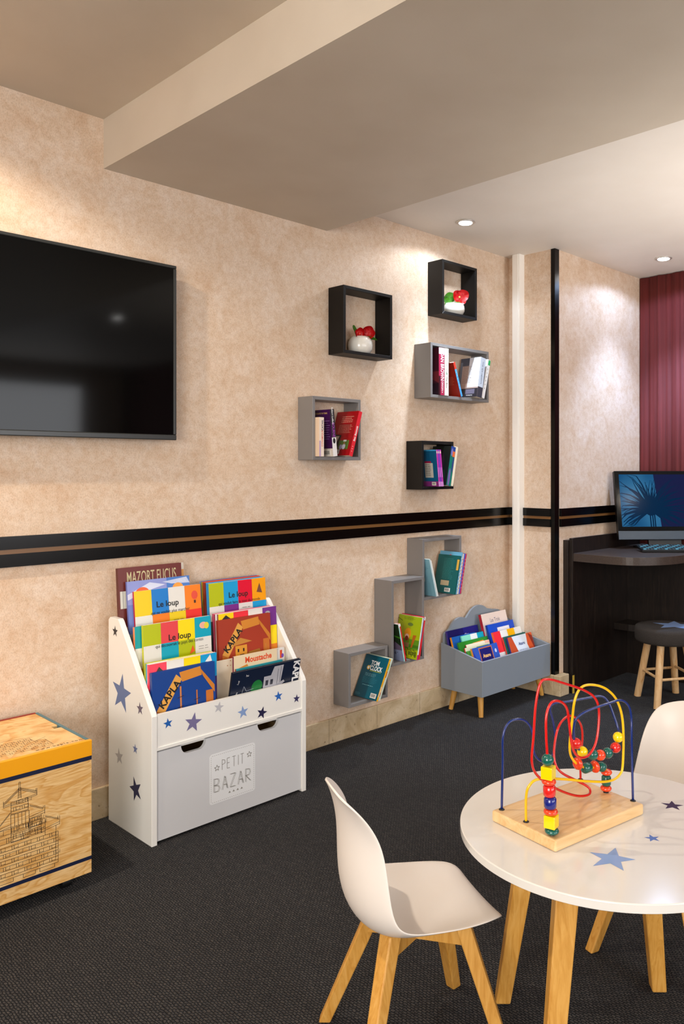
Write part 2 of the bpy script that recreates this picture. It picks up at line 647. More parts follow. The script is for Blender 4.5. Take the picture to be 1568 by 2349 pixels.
# black corner guard
cg = MB(GLOSSK)
cg.box(RX - 0.004, WB - 0.004, 0.112, RX + 0.038, WB, ZR)
cg.box(RX - 0.004, WB, 0.112, RX, WB + 0.022, ZR)
struct(cg, 'trim_5')

# curtain with vertical pleats
def curtain():
    m, nt, b, new, link = nodes('red_curtain_cloth')
    n = noise(nt, tc(nt, (30, 30, 0.6)), 3, 4, 0.6)
    link(ramp(nt, n, [(0.3, '#54140f'), (0.7, '#6c1c18')]), b.inputs['Base Color'])
    b.inputs['Roughness'].default_value = 0.8
    mb = MB(m)
    ys = [WB - 0.004 - i * 0.006 for i in range(420)]
    def fx(y):
        return CX - 0.020 + 0.0032 * math.sin(y * 120) + 0.005 * math.sin(y * 47 + 1.2) + 0.002 * math.sin(y * 211)
    vs = []
    for y in ys:
        for z in (0.02, ZR - 0.004):
            vs.append((fx(y), y, z))
        for z in (0.02, ZR - 0.004):
            vs.append((fx(y) + 0.004, y, z))
    fs = []
    for i in range(len(ys) - 1):
        a = i * 4; c = a + 4
        fs += [(a, a + 1, c + 1, c), (a + 2, c + 2, c + 3, a + 3), (a + 1, a + 3, c + 3, c + 1), (a, c, c + 2, a + 2)]
    e = (len(ys) - 1) * 4
    fs += [(0, 2, 3, 1), (e, e + 1, e + 3, e + 2)]
    mb.add(vs, fs, None, None, True)
    o = mb.build('curtain')
    tag(o, 'pleated red curtain hanging from the ceiling behind the computer', 'curtain')
curtain()

# ------------------------------------------------------------------ downlights
EMIT, ent, eb, _, _ = nodes('lamp_glow')
eb.inputs['Base Color'].default_value = (1, 1, 1, 1)
eb.inputs['Emission Color'].default_value = (1, 0.98, 0.96, 1)
eb.inputs['Emission Strength'].default_value = 30
def downlight(x, y, z, wide, core, color, label):
    t = thing('downlight', label, 'ceiling light', (x, y, z), 'recessed downlights')
    rg = MB(mat('#cfcac4', 0.3, 0, 0.6))
    rg.lathe([(0.033, 0.004), (0.046, 0.0), (0.048, -0.004), (0.044, -0.007), (0.034, -0.006)], (x, y, z), 32)
    rg.build('trim_ring', t)
    MB(EMIT).lathe([(0.033, -0.0062), (0.031, -0.0085), (0.012, -0.010)], (x, y, z), 28).build('lens', t)
    for pw, cone, blend in ((wide, 156, .25), (core, 86, .8), (core * 2.6, 62, 1.0))[:3 if wide == 4.0 else 2]:
        l = bpy.data.lights.new('downlight_beam', 'SPOT')
        l.energy = pw * 2.2
        l.color = color
        l.spot_size = R(cone)
        l.spot_blend = blend
        l.shadow_soft_size = 0.028
        o = bpy.data.objects.new('bulb', l)
        COL.objects.link(o)
        o.parent = t
        o.location = (0, 0, -0.02)
DL = ['small bright downlight in the ceiling closest to the white pipe corner, above the wall shelves',
      'small bright bluish downlight in the ceiling in front of the red curtain']
for i, d in enumerate(DOWNLIGHTS):
    lab = DL[i] if i < 2 else ['downlight out of view above the round table', 'downlight out of view right of the computer desk',
        'downlight out of view above the television', 'downlight out of view in the left ceiling bay', 'downlight out of view near the windows'][i - 2]
    downlight(*d, lab)

def added_uplighter(x, y, power, label):  # unseen lamp added to brighten the right ceiling bay
    t = thing('added_uplighter', label, 'lamp', (x, y, 0))
    mm = mat('#b8b2a8', .3, 0, .8)
    MB(mm).lathe([(.13, 0), (.13, .012), (.02, .022)], (x, y, 0), 32).build('base', t)
    MB(mm).cyl((x, y, .02), (x, y, 1.02), .012, .012, 16).build('pole', t)
    MB(mm).lathe([(.012, 1.00), (.05, 1.03), (.13, 1.10), (.15, 1.15), (.146, 1.15), (.125, 1.105), (.045, 1.04), (.0, 1.035)], (x, y, 0), 40).build('added_uplighter_shade', t)
    l = bpy.data.lights.new('uplight_beam', 'SPOT')
    l.energy = power
    l.color = (1.0, .94, .87)
    l.spot_size = R(140)
    l.spot_blend = .7
    l.shadow_soft_size = .08
    o = bpy.data.objects.new('bulb', l)
    COL.objects.link(o)
    o.parent = t
    o.location = (0, 0, 1.12)
    o.rotation_euler = (R(180), 0, 0)
added_uplighter(3.55, 0.75, 80, 'added uplighter, out of view right of the round table')

# ================================================================== TELEVISION
def television():
    t = thing('television', 'large black flat screen television hanging on the beige wall', 'television', (1.0, 2.75, 1.35))
    x0, x1, z0, z1, yf = 0.46, 1.575, 1.354, 2.008, 2.72
    h = MB(mat('#2c2d2c', 0.3))
    e = 0.012
    h.box(x0, yf, z0, x1, yf + 0.012, z0 + 0.020)
    h.box(x0, yf, z1 - e, x1, yf + 0.012, z1)
    h.box(x0, yf, z0 + 0.020, x0 + e, yf + 0.012, z1 - e)
    h.box(x1 - e, yf, z0 + 0.020, x1, yf + 0.012, z1 - e)
    h.build('bezel', t, bevel=0.003)
    MB(mat('#161616', 0.5)).box(x0 + .003, yf + 0.012, z0 + .003, x1 - .003, yf + 0.035, z1 - .003).box(x0 + .2, yf + .035, z0 + .05, x1 - .2, WY - .01, z1 - .2).build('back_housing', t, bevel=0.004)
    s, nt, b, _, _ = nodes('tv_glass')
    b.inputs['Base Color'].default_value = lin('#050505')
    b.inputs['Roughness'].default_value = 0.07
    b.inputs['Specular IOR Level'].default_value = 0.2
    MB(s).box(x0 + e, yf + 0.004, z0 + 0.020, x1 - e, yf + 0.012, z1 - e).build('screen', t)
    MB(mat('#222222', 0.6)).box(x0 + .45, WY - .03, z0 + .2, x1 - .45, WY - .0005, z1 - .15).build('wall_bracket', t)
television()

# ================================================================== WALL SHELVES
WS = {}
def wall_shelf(key, x0, z0, x1, z1, depth, m, label, th=0.0145):
    y0 = WY - depth
    t = thing('wall_shelf', label, 'shelf', ((x0 + x1) / 2, WY, z0), 'square box shelves on the wall')
    # mitred frame: outer and inner loops
    def quad(a, b, c, d):
        mb = MB(m)
        pts = [a, b, c, d]
        mb.prism(pts, y0, WY, 'y')
        return mb
    o = [(x0, z0), (x1, z0), (x1, z1), (x0, z1)]
    i_ = [(x0 + th, z0 + th), (x1 - th, z0 + th), (x1 - th, z1 - th), (x0 + th, z1 - th)]
    for n, a, b in (('bottom_board', 0, 1), ('side_board', 1, 2), ('top_board', 2, 3), ('side_board', 3, 0)):
        quad(o[a], o[b], i_[b], i_[a]).build(n, t, bevel=0.0008, segs=1)
    WS[key] = (x0 + th, z0 + th, x1 - th, z1 - th, y0)
wall_shelf('A', 2.376, 1.763, 2.683, 2.066, 0.103, BLACKS, 'black square wall shelf holding a red flower pot, left of the upper pair')
wall_shelf('B', 3.043, 2.032, 3.320, 2.307, 0.100, BLACKS, 'topmost black square wall shelf with red flower, near the white pipe')
wall_shelf('C', 2.942, 1.601, 3.405, 1.873, 0.112, GREYS, 'wide rectangular grey wall shelf of thick novels, below the topmost black shelf')
wall_shelf('D', 2.202, 1.285, 2.483, 1.560, 0.100, GREYS, 'square grey wall shelf above the rail holding a leaning red paperback')
wall_shelf('E', 2.884, 1.143, 3.123, 1.384, 0.106, BLACKS, 'smallest black wall shelf, just above the black rail, with thin purple books')
wall_shelf('F', 2.889, 0.598, 3.185, 0.900, 0.106, GREYS, 'square grey shelf just under the black rail, uppermost of the three low ones')
wall_shelf('G', 2.663, 0.316, 2.8875, 0.719, 0.118, GREYS, 'tall upright grey wall shelf, middle one of the three low ones')
wall_shelf('H', 2.406, 0.174, 2.6525, 0.418, 0.103, GREYS, 'lowest grey wall shelf just above the stone skirting')

# ================================================================== BOOKS
def paint(mb, cmds, w, h, M, o0=0.0):
    """cmds drawn on a face: coordinates 0..1 of width and height, M maps (x, z_up, out)"""
    k = 0
    for c in cmds:
        k += 1
        z = 0.00015 * k + o0
        t = c[0]
        if t == 'r':
            x0, y0, x1, y1 = c[1] * w, c[2] * h, c[3] * w, c[4] * h
            mb.add([(x0, y0, z), (x1, y0, z), (x1, y1, z), (x0, y1, z)], [(0, 1, 2, 3)], mat(c[5], 0.35), M, False)
        elif t == 'p':
            flat(mb, [(a * w, b * h) for a, b in c[1]], M, c[2], 0.35, z)
        elif t == 'e':
            n = 24
            flat(mb, [(c[1] * w + c[3] * math.cos(2 * PI * i / n), c[2] * h + c[4] * math.sin(2 * PI * i / n)) for i in range(n)], M, c[5], 0.35, z)
        elif t == 'l':
            for a, b in zip(c[1], c[1][1:]):
                line(mb, (a[0] * w, a[1] * h), (b[0] * w, b[1] * h), c[2], M, c[3], z)
        elif t == 't':
            o = c[6] if len(c) > 6 else {}
            put_text(mb, c[1], M @ Matrix.Translation((c[2] * w, c[3] * h, z)), c[4], c[5], **o)
        elif t == 'tx':   # body copy: rows of thin dashes standing for small print
            x0, y0, x1, y1, rows, col = c[1:7]
            rnd = random.Random(rows * 7 + 3)
            for i in range(rows):
                yy = (y1 + (y0 - y1) * (i + 0.5) / rows) * h
                xe = x1 - (x1 - x0) * (0.25 * rnd.random())
                xs = x0
                while xs < xe:
                    wl = 0.03 + 0.06 * rnd.random()
                    line(mb, (xs * w, yy), (min(xs + wl, xe) * w, yy), (y1 - y0) * h / rows * 0.28, M, col, z)
                    xs += wl + 0.018
        elif t == 'bar':   # bar code
            x0, y0, x1, y1 = c[1] * w, c[2] * h, c[3] * w, c[4] * h
            mb.add([(x0, y0, z), (x1, y0, z), (x1, y1, z), (x0, y1, z)], [(0, 1, 2, 3)], mat('#ece8e0', 0.4), M, False)
            q = 9
            for i in range(q):
                xx = x0 + (x1 - x0) * (0.14 + 0.72 * i / q)
                line(mb, (xx, y0 + (y1 - y0) * .2), (xx, y1 - (y1 - y0) * .15), (x1 - x0) * (0.03 if i % 2 else 0.055), M, '#1b1b1b', z + 0.0001)

def book(label, w, h, t, M, cover='#ffffff', spine=None, art=(), spart=(), spine_side='L', group=None, back=None, pages='#e8e0cf', kind='book', hard=True):
    """local frame: visible cover at y=0 facing -y, x 0..w, z 0..h, thickness towards +y"""
    T = thing(kind, label, 'book', group=group, M=M)
    c = mat(cover, 0.35); sc = mat(spine or cover, 0.35)
    b = 0.0016 if hard else 0.0008
    mb = MB(c)
    mb.box(0, 0, 0, w, b, h)
    mb.box(0, t - b, 0, w, t, h, mat(back or cover, 0.35))
    if spine_side == 'L':
        mb.box(0, b, 0, b, t - b, h, sc)
        SM = Matrix(((0, 0, -1, 0), (-1, 0, 0, t), (0, 1, 0, 0), (0, 0, 0, 1)))
    else:
        mb.box(w - b, b, 0, w, t - b, h, sc)
        SM = Matrix(((0, 0, 1, w), (1, 0, 0, 0), (0, 1, 0, 0), (0, 0, 0, 1)))
    paint(mb, art, w, h, plane_y(0, 0, 0))
    if spine is not None:
        mb.add([(0, 0, 0.0001), (t, 0, 0.0001), (t, h, 0.0001), (0, h, 0.0001)], [(0, 1, 2, 3)], sc, SM, False)
    paint(mb, spart, t, h, SM, 0.00015)
    mb.build('cover', T, local=True)
    g = 0.0035 if hard else 0.0006
    pg = MB(mat(pages, 0.8))
    if spine_side == 'L':
        pg.box(b, b, g, w - g, t - b, h - g)
    else:
        pg.box(g, b, g, w - b, t - b, h - g)
    pg.build('pages', T, local=True)
    return T

def grid(cols, rows):
    out = []
    n = len(cols)
    for i, col in enumerate(cols):
        k = len(col)
        for j, c in enumerate(col):
            out.append(('r', i / n, 1 - (j + 1) / rows, (i + 1) / n, 1 - j / rows, c))
    return out

def MF(x, y, z, tilt, yaw=0.0, roll=0.0):
    return Matrix.Translation((x, y, z)) @ Matrix.Rotation(yaw, 4, 'Z') @ Matrix.Rotation(-R(tilt), 4, 'X') @ Matrix.Rotation(roll, 4, 'Y')

def front_book(label, x, ytop, ztop, w, h, t, tilt, group, **kw):
    """place by the top-left front corner"""
    a = R(tilt)
    return book(label, w, h, t, MF(x, ytop - h * math.sin(a), ztop - h * math.cos(a), tilt), group=group, **kw)

KFRAME = [('r', .06, .0, .17, .46, '#c9722a'), ('p', [(.06, .46), (.17, .40), (.46, .84), (.37, .92)], '#e6a64a'),
          ('p', [(.42, .94), (.46, .80), (.78, .84), (.76, .97)], '#d98a30'),
          ('p', [(.74, .96), (.80, .82), (1.0, .55), (1.04, .66)], '#cf7f2b'), ('r', .84, .0, .96, .60, '#c9722a')]
def clampk(cmds):
    out = []
    for c in cmds:
        if c[0] == 'p':
            out.append(('p', [(min(a, .985), b) for a, b in c[1]], c[2]))
        else:
            out.append(c)
    return out
KF = clampk(KFRAME)
KTXT = ('t', 'KAPLA', .265, .655, 0.036, '#15110d', dict(bold=0.03, rot=R(47), sx=0.92, space=1.05))
GB = 'picture books in the white book rack'

# --- back row, left
front_book('cream and orange edged album standing behind the dark red tall book', 1.352, 2.7395, .891, .262, .36, .009, 3.5, GB,
           cover='#e8dfd0', spine='#5a2018', art=[('r', .90, .78, 1, .93, '#e9a85c'), ('r', .9, .5, 1, .78, '#d98a4a')])
front_book('tall dark red book with pale lettering, rearmost at the left of the rack', 1.345, 2.724, .893, .250, .36, .016, 5, GB,
           cover='#6b2a24', spine='#571c18',
           art=[('t', 'MAZORT FUCUS', .52, .89, 0.060, '#cbbf93', dict(sx=0.44, bold=0.002)), ('r', .02, .60, .25, .77, '#d9d6c8'),
                ('r', .15, .66, .21, .77, '#123040'), ('r', .06, .60, .065, .77, '#55504a'), ('r', .14, .60, .145, .66, '#55504a'),
                ('p', [(.02, .1), (.12, .1), (.2, .35), (.1, .42)], '#c9a050')])
front_book('lilac blue album about heroes, in front of the dark red tall book', 1.368, 2.702, .845, .248, .33, .010, 6.5, GB,
           cover='#8e98d6', spine='#6f79bd',
           art=[('r', 0, .0, 1, .75, '#6d83c9'), ('r', .62, .86, 1, 1, '#4a7cc8'), ('p', [(0, .86), (.35, .97), (.6, .93), (.3, .88), (0, .80)], '#d5daf0'),
                ('p', [(.55, .96), (.95, .99), (1, .92), (.7, .93)], '#c8d2ee'), ('e', .23, .86, .028, .022, '#e8622a'), ('e', .80, .88, .022, .018, '#f0a040'),
                ('t', 'HÉROS', .86, .95, 0.012, '#e6e8f4', {})])
loup_title = lambda sub, x=.50, y=.80: [('t', 'Le loup', x, y, 0.030, '#15130f', dict(bold=0.014, sx=1.0)),
                                ('t', sub, .52, y - .105, 0.0165, '#15130f', dict(sx=0.86))]
front_book('colour-checkered book with a yellow corner square, front of the back row at left', 1.386, 2.686, .810, .266, .27, .010, 6.5, GB,
           cover='#e8e4dc', spine='#c21f2a',
           art=grid([['#f2cf00', '#e9e6df', '#e9e6df'], ['#0a7ccf', '#f77f00', '#f77f00'], ['#e9e6df', '#f2cf00', '#f2cf00'], ['#f98412', '#ee2f22', '#ee2f22']], 3) +
               loup_title('qui ne voulait plus marcher', .48, .79) +
               [('e', .90, .86, .013, .016, '#e8503a'), ('r', .885, .75, .915, .79, '#4a2a20'), ('l', [(.80, .52), (.95, .54)], .004, '#f0eee8'),
                ('tx', .56, .50, .73, .58, 2, '#a8901a')])
# --- back row, right
cols = ['#8a93b8', '#b3b62a', '#a84a22', '#7a2a2c']
labs = ['rearmost slate blue book of the right-hand back stack', 'olive green spined book, second from back in the right-hand back stack',
        'rust brown spined book, third in the right-hand back stack', 'dark wine spined book directly behind the world tour book']
for i in range(4):
    front_book(labs[i], 1.684 + i * .001 - .002, 2.728 - i * .0105, .812 - i * .001, .262, .265, .0095, 4.5, GB, cover=['#4b68b0', '#e0542f', '#d9481f', '#3f9bd0'][i], spine=cols[i])
front_book('colour-checkered book about a world tour, front of the right back stack', 1.689, 2.685, .806, .262, .268, .010, 4.5, GB,
           cover='#e8e4dc', spine='#3f9bd0',
           art=grid([['#b9c300', '#e9e6df', '#e9e6df'], ['#13a0dc', '#7a2a8c', '#7a2a8c'], ['#e4002f', '#e4e0dc', '#e4e0dc'], ['#fba400', '#13a0dc', '#e9e6df']], 3) +
               loup_title('qui voulait faire le tour du monde', .50, .80) +
               [('p', [(.83, .80), (.93, .78), (.885, .93)], '#7a4a38'), ('tx', .56, .54, .72, .62, 2, '#9a948c'), ('r', .80, .40, 1, .46, '#e4283a')])
# --- middle row, left
front_book('teal and white checkered book, rearmost in the left middle row', 1.354, 2.618, .697, .266, .22, .012, 3.5, GB,
           cover='#0fa0a8', spine='#f08a50',
           art=[('r', 0, 0, 1, .34, '#ef8336'), ('r', 0, .34, 1, .66, '#ece9e2'), ('r', .25, .9, .5, 1, '#f49a78'), ('r', .5, .9, .75, 1, '#f0ede6'), ('r', .75, .9, 1, 1, '#e86a70')])
front_book('lime, red and yellow checkered book with fairy tale title, left middle row', 1.377, 2.603, .702, .268, .22, .011, 3.5, GB,
           cover='#e8e4dc', spine='#d3d300',
           art=grid([['#b9c300', '#e9e6df', '#e9e6df'], ['#e6454b', '#00a7c4', '#00a7c4'], ['#fde100', '#b5bf00', '#b5bf00'], ['#00a7c4', '#e9e6df', '#e9e6df']], 3) +
               loup_title('qui découvrait le pays des contes', .52, .74) +
               [('e', .88, .86, .016, .012, '#f2b5a0'), ('e', .93, .85, .010, .012, '#e8d640'), ('p', [(.66, .42), (.71, .56), (.74, .46)], '#ee5a24'), ('tx', .80, .46, .96, .54, 2, '#a8a49c')])
# --- middle row, right
front_book('magenta spined book at the back of the right middle row', 1.672, 2.6255, .701, .262, .22, .0058, 3, GB, cover='#e0708a', spine='#c2185b')
front_book('dark red spined book second from back in the right middle row', 1.676, 2.6190, .699, .262, .22, .007, 3, GB, cover='#ece9e4', spine='#8c1a22')
front_book('yellow, red, white and purple checkered book behind the brick red book', 1.684, 2.6100, .699, .266, .22, .008, 3, GB,
           cover='#e8e4dc', spine='#7a2320',
           art=grid([['#ffd800', '#ffd800', '#7a2320'], ['#ee3440', '#ee3440', '#e9e6df'], ['#e9e6df', '#e9e6df', '#e9e6df'], ['#7a3590', '#ffe000', '#f08a20']], 3) +
               [('p', [(.05, .90), (.12, .97), (.20, .90)], '#2c2a28'), ('e', .84, .90, .012, .008, '#a8aab0')])
front_book('brick red wooden-block building book with a lion model picture', 1.672, 2.5945, .679, .238, .24, .0125, 4, GB,
           cover='#a83a22', spine='#a03520',
           art=KF + [KTXT] + [('r', .30, .34, .52, .56, '#dd9a34'), ('p', [(.22, .56), (.62, .60), (.40, .68)], '#c98a3a'), ('r', .34, .46, .37, .51, '#3a1c10'), ('r', .44, .46, .47, .51, '#3a1c10'),
                ('r', .38, .40, .46, .42, '#3a1c10'), ('r', .36, .0, .78, .36, '#e3a435'), ('p', [(.44, .36), (.80, .36), (.76, .46), (.56, .44)], '#a8742c'),
                ('l', [(.36, .30), (.42, .30)], .003, '#5a3a18'), ('l', [(.36, .25), (.42, .25)], .003, '#5a3a18'), ('l', [(.70, .30), (.78, .30)], .003, '#5a3a18'), ('l', [(.88, .30), (.88, .52)], .003, '#c98a3a')])
# --- front row, left
front_book('lime green book, rearmost of the front left row', 1.3465, 2.5285, .588, .255, .245, .0075, 1.5, GB, cover='#c8cc10', spine='#a8b400')
front_book('cyan and white book behind the pink-cornered book', 1.3475, 2.5200, .587, .257, .245, .0075, 1.5, GB, cover='#f2f0ea', spine='#129cc0', art=[('r', .3, .9, .75, 1, '#fde100'), ('r', .75, .9, 1, 1, '#f49a6a')])
front_book('pink, white, yellow and blue checkered book behind the blue block book', 1.3485, 2.5090, .586, .262, .25, .010, 1.5, GB,
           cover='#e8e4dc', spine='#f23a5a',
           art=grid([['#fb4a62', '#c01830', '#ffd800'], ['#eeece6', '#eeece6', '#eeece6'], ['#ffe000', '#ffe000', '#ffe000'], ['#0fa0dc', '#3a2a70', '#ffe000']], 3) +
               [('p', [(.82, .90), (.90, .99), (.93, .88)], '#f0eee8'), ('p', [(.08, .86), (.14, .95), (.22, .86)], '#3a3f3c')])
front_book('royal blue wooden-block building book with ship model picture, front left', 1.350, 2.492, .560, .243, .24, .014, 3.0, GB,
           cover='#0b3f8e', spine='#0a3a86',
           art=KF + [KTXT] + [('r', .42, .24, .445, .74, '#d08248'), ('r', .68, .2, .70, .64, '#c8743a'), ('l', [(.38, .58), (.48, .60)], .002, '#3a1c10'), ('l', [(.38, .44), (.48, .46)], .002, '#3a1c10'),
                ('l', [(.64, .50), (.74, .52)], .002, '#3a1c10'), ('p', [(.24, .30), (.40, .24), (.60, .24), (.56, .12), (.34, .12)], '#c8743a')])
# --- front row, right
front_book('white album with red drawings sticking out behind the moustache book', 1.72, 2.532, .549, .212, .22, .008, 1, GB, cover='#e9e4de', spine='#5a2040',
           art=[('r', .90, .82, .95, .96, '#e0502a'), ('e', .96, .86, .006, .008, '#7a50b0')])
front_book('cream book titled about a moustache, front right of the rack', 1.693, 2.5215, .552, .196, .22, .009, 1, GB, cover='#f0d9b4', spine='#7a2440',
           art=[('t', 'Moustache', .56, .905, 0.030, '#e8501e', dict(bold=0.03, sx=0.92)), ('p', [(.08, .79), (.30, .84), (.32, .80)], '#e09030')])
front_book('turquoise edged thin album between the moustache book and navy block book', 1.698, 2.5135, .507, .212, .18, .007, 1, GB, cover='#2fa8b8', spine='#8a2a2c')
book('navy wooden-block building album leaning forward on the rack front', .308, .204, .010,
     Matrix.Translation((1.642, 2.492, .3135)) @ Matrix.Rotation(R(11.5), 4, 'X') ,
     cover='#101c34', spine='#0c1526', group=GB,
     art=[('t', 'KAPLA', .94, .72, 0.040, '#e9e9ea', dict(bold=0.04, rot=R(-90), sx=0.9)), ('e', .37, .64, .024, .026, '#1f7a3a'), ('e', .33, .60, .014, .012, '#1f7a3a'), ('e', .40, .56, .014, .014, '#1f7a3a'),
          ('l', [(.14, .46), (.18, .70), (.22, .60), (.32, .62)], .0016, '#9aa4b4'),
          ('p', [(.46, .34), (.46, .80), (.56, .80), (.60, .96), (.74, .96), (.70, .34)], '#b4b4bc'), ('r', .49, .62, .53, .72, '#3a3c48'), ('r', .56, .62, .60, .72, '#3a3c48'),
          ('r', .49, .48, .53, .58, '#3a3c48'), ('r', .56, .48, .60, .58, '#3a3c48'), ('r', .66, .42, .665, .9, '#6a6c78'), ('r', .70, .42, .705, .94, '#6a6c78'), ('p', [(.66, .50), (.78, .62), (.76, .66), (.66, .60)], '#a2a2ac'),
          ('l', [(.28, .28), (.36, .44), (.44, .46)], .0014, '#8a94a4'), ('t', 'hu', .21, .90, .012, '#e8e8ea', {}), ('t', 'Lud', .09, .80, .010, '#e8e8ea', dict(rot=R(70))), ('t', 'A M', .08, .58, .010, '#e8e8ea', dict(rot=R(70)))])

# ================================================================== BOOK RACK
def book_rack():
    X0, X1, YF, YK = 1.325, 1.972, 2.446, 2.752
    T = thing('book_rack', 'white starred children\'s book rack with a grey toy drawer, against the wall', 'book rack', ((X0 + X1) / 2, (YF + YK) / 2, 0))
    prof = [(YF, 0.0), (YK, 0.0), (YK, 0.712), (YK - 0.012, 0.722), (2.682, 0.722), (2.672, 0.714), (YF + 0.006, 0.440), (YF, 0.428)]
    for x in (X0, X1 - 0.020):
        sp = MB(WHITE)
        sp.prism(prof, x, x + 0.020, 'x')
        if x == X0:
            for (y, z, r, rot, c) in [(2.655, .468, .070, -.12, '#5f74a3'), (2.702, .676, .021, .0, '#25242c'), (2.524, .441, .023, .1, '#6a5f72'), (2.557, .298, .018, 0, '#6d7aa6'),
                                      (2.672, .244, .030, .15, '#b8b4b4'), (2.554, .162, .043, .35, '#22254a')]:
                flat(sp, star_pts(0, 0, r, rot), plane_x(X0 - 0.0004, y, z), c, 0.4)
        sp.build('side_panel', T, bevel=0.0015)
    xa, xb = X0 + 0.020, X1 - 0.020
    fb = MB(WHITE)
    fb.box(xa, YF + 0.004, 0.312, xb, YF + 0.018, 0.430)
    fb.box(xa, YF + 0.001, 0.312, xb, YF + 0.004, 0.322)
    M = lambda x, z: plane_y(x, YF + 0.0034, z)
    for (x, z, r, rot, c) in [(1.386, .394, .018, .1, '#1b5fb0'), (1.481, .375, .035, -.2, '#77709a'), (1.583, .405, .021, -.2, '#bdbcc2'), (1.684, .366, .024, .1, '#87a2d2'),
                              (1.767, .345, .024, -.3, '#241f45'), (1.842, .391, .020, .05, '#2a68bd'), (1.928, .364, .017, -.1, '#3a3560')]:
        flat(fb, star_pts(0, 0, r, rot), M(x, z), c, 0.4)
    fb.build('front_board', T)
    # inside
    ins = MB(WHITE)
    ins.box(xa, YF + 0.018, 0.300, xb, YK - 0.010, 0.312)
    ins.build('inner_shelf', T)
    MB(WHITE).box(xa, YK - 0.010, 0.01, xb, YK - 0.002, 0.70).build('back_panel', T)
    # cloth slings between rows of books
    for (y0, z0, y1, z1, m, nm) in ((2.540, .330, 2.5520, .540, m_dots('cream_dotted_cloth', '#e6d8c2', '#a8641e'), 'cream cloth divider with small brown dots'),
                                    (2.630, .400, 2.6425, .668, m_dots('grey_dotted_cloth', '#5e666c', '#d8dade'), 'grey cloth divider with white dots')):
        s = MB(m)
        s.prism([(y0, z0), (y0 + .004, z0), (y1 + .004, z1), (y1, z1)], xa, xb, 'x')
        s.build('cloth_divider', T, label=nm)
    # drawer
    z1 = 0.306
    dr = thing_part = bpy.data.objects.new('drawer', None)
    COL.objects.link(dr); dr.parent = T
    g = MB(mat('#d0d1d4', 0.4, name='grey_drawer_paint'))
    def notch(x0, x1, d=0.030):
        out = [(x0, z1)]
        for i in range(7):
            a = PI * 0.5 * i / 6
            out.append((x0 + 0.012 + 0.024 * (1 - math.cos(a)) , z1 - d * math.sin(a)))
        for i in range(7):
            a = PI * 0.5 * (1 - i / 6)
            out.append((x1 - 0.012 - 0.024 * (1 - math.cos(a)), z1 - d * math.sin(a)))
        out.append((x1, z1))
        return out
    poly = [(xa + .001, 0.010), (xa + .001, z1)] + notch(1.424, 1.545) + notch(1.737, 1.857) + [(xb - .001, z1), (xb - .001, 0.010)]
    # slice into vertical strips so that the concave outline fills correctly
    def top_at(x):
        for (p, q) in zip(poly[1:-1], poly[2:-1]):
            if p[0] <= x <= q[0] and q[0] > p[0]:
                return p[1] + (q[1] - p[1]) * (x - p[0]) / (q[0] - p[0])
        return z1
    xs = sorted(set([round(p[0], 5) for p in poly]))
    yf = YF + 0.006
    ft = []
    for x in xs:
        z = top_at(x)
        ft.append((x, z))
    for a, b in zip(ft, ft[1:]):
        g.add([(a[0], yf, .010), (b[0], yf, .010), (b[0], yf, b[1]), (a[0], yf, a[1]), (a[0], yf + .014, .010), (b[0], yf + .014, .010), (b[0], yf + .014, b[1]), (a[0], yf + .014, a[1])],
              [(0, 1, 2, 3), (5, 4, 7, 6), (3, 2, 6, 7)], None, None, False)
    g.add([(xs[0], yf, .01), (xs[0], yf + .014, .01), (xs[0], yf + .014, z1), (xs[0], yf, z1), (xs[-1], yf, .01), (xs[-1], yf + .014, .01), (xs[-1], yf + .014, z1), (xs[-1], yf, z1)],
          [(0, 1, 2, 3), (7, 6, 5, 4), (0, 4, 5, 1)], None, None, False)
    g.build('drawer_front', dr)
    bx = MB(BEECHX)
    bx.box(xa + .012, yf + .014, .02, xa + .022, YK - .03, .24).box(xb - .022, yf + .014, .02, xb - .012, YK - .03, .24)
    bx.box(xa + .022, YK - .04, .02, xb - .022, YK - .03, .24).box(xa + .022, yf + .014, .02, xb - .022, YK - .04, .028)
    bx.build('drawer_box', dr)
    # white sticker on the drawer
    st = MB(mat('#e6e8ea', 0.45))
    cx, cz, hw, hh = 1.6425, 0.156, 0.0955, 0.088
    pts = []
    for (sx, sy, a0) in ((1, 1, 0), (-1, 1, 90), (-1, -1, 180), (1, -1, 270)):
        for i in range(5):
            a = R(a0 + 22.5 * i)
            pts.append((sx * (hw - .01) + .01 * math.cos(a), sy * (hh - .01) + .01 * math.sin(a)))
    SMx = plane_y(cx, yf - 0.0004, cz)
    st.prism([(cx + p[0], cz + p[1]) for p in pts], yf - 0.0004, yf, 'y')
    ink = '#8b8880'
    for i in range(22):     # stitched border
        u = -1 + 2 * (i + .25) / 22; v = -1 + 2 * (i + .75) / 22
        for s in (-1, 1):
            line(st, (u * (hw - .008), s * (hh - .006)), (v * (hw - .008), s * (hh - .006)), .0011, SMx, ink, .0002)
            line(st, (s * (hw - .006), u * (hh - .008)), (s * (hw - .006), v * (hh - .008)), .0011, SMx, ink, .0002)
    # thin hand lettering
    def stroke(pl, w=.0018):
        for a, b in zip(pl, pl[1:]):
            line(st, a, b, w, SMx, '#7c7870', .0003)
    L5 = {'P': [[(0, 0), (0, 1), (.7, .9), (.75, .6), (0, .5)]], 'E': [[(.7, 1), (0, 1), (0, 0), (.7, 0)], [(0, .52), (.6, .52)]], 'T': [[(0, 1), (.9, 1)], [(.45, 1), (.45, 0)]], 'I': [[(.3, 1), (.3, 0)]]}
    x = -.045
    for ch in 'PETIT':
        for pl in L5[ch]:
            stroke([(x + p[0] * .016, .024 + p[1] * .036) for p in pl])
        x += .014 if ch == 'I' else .021
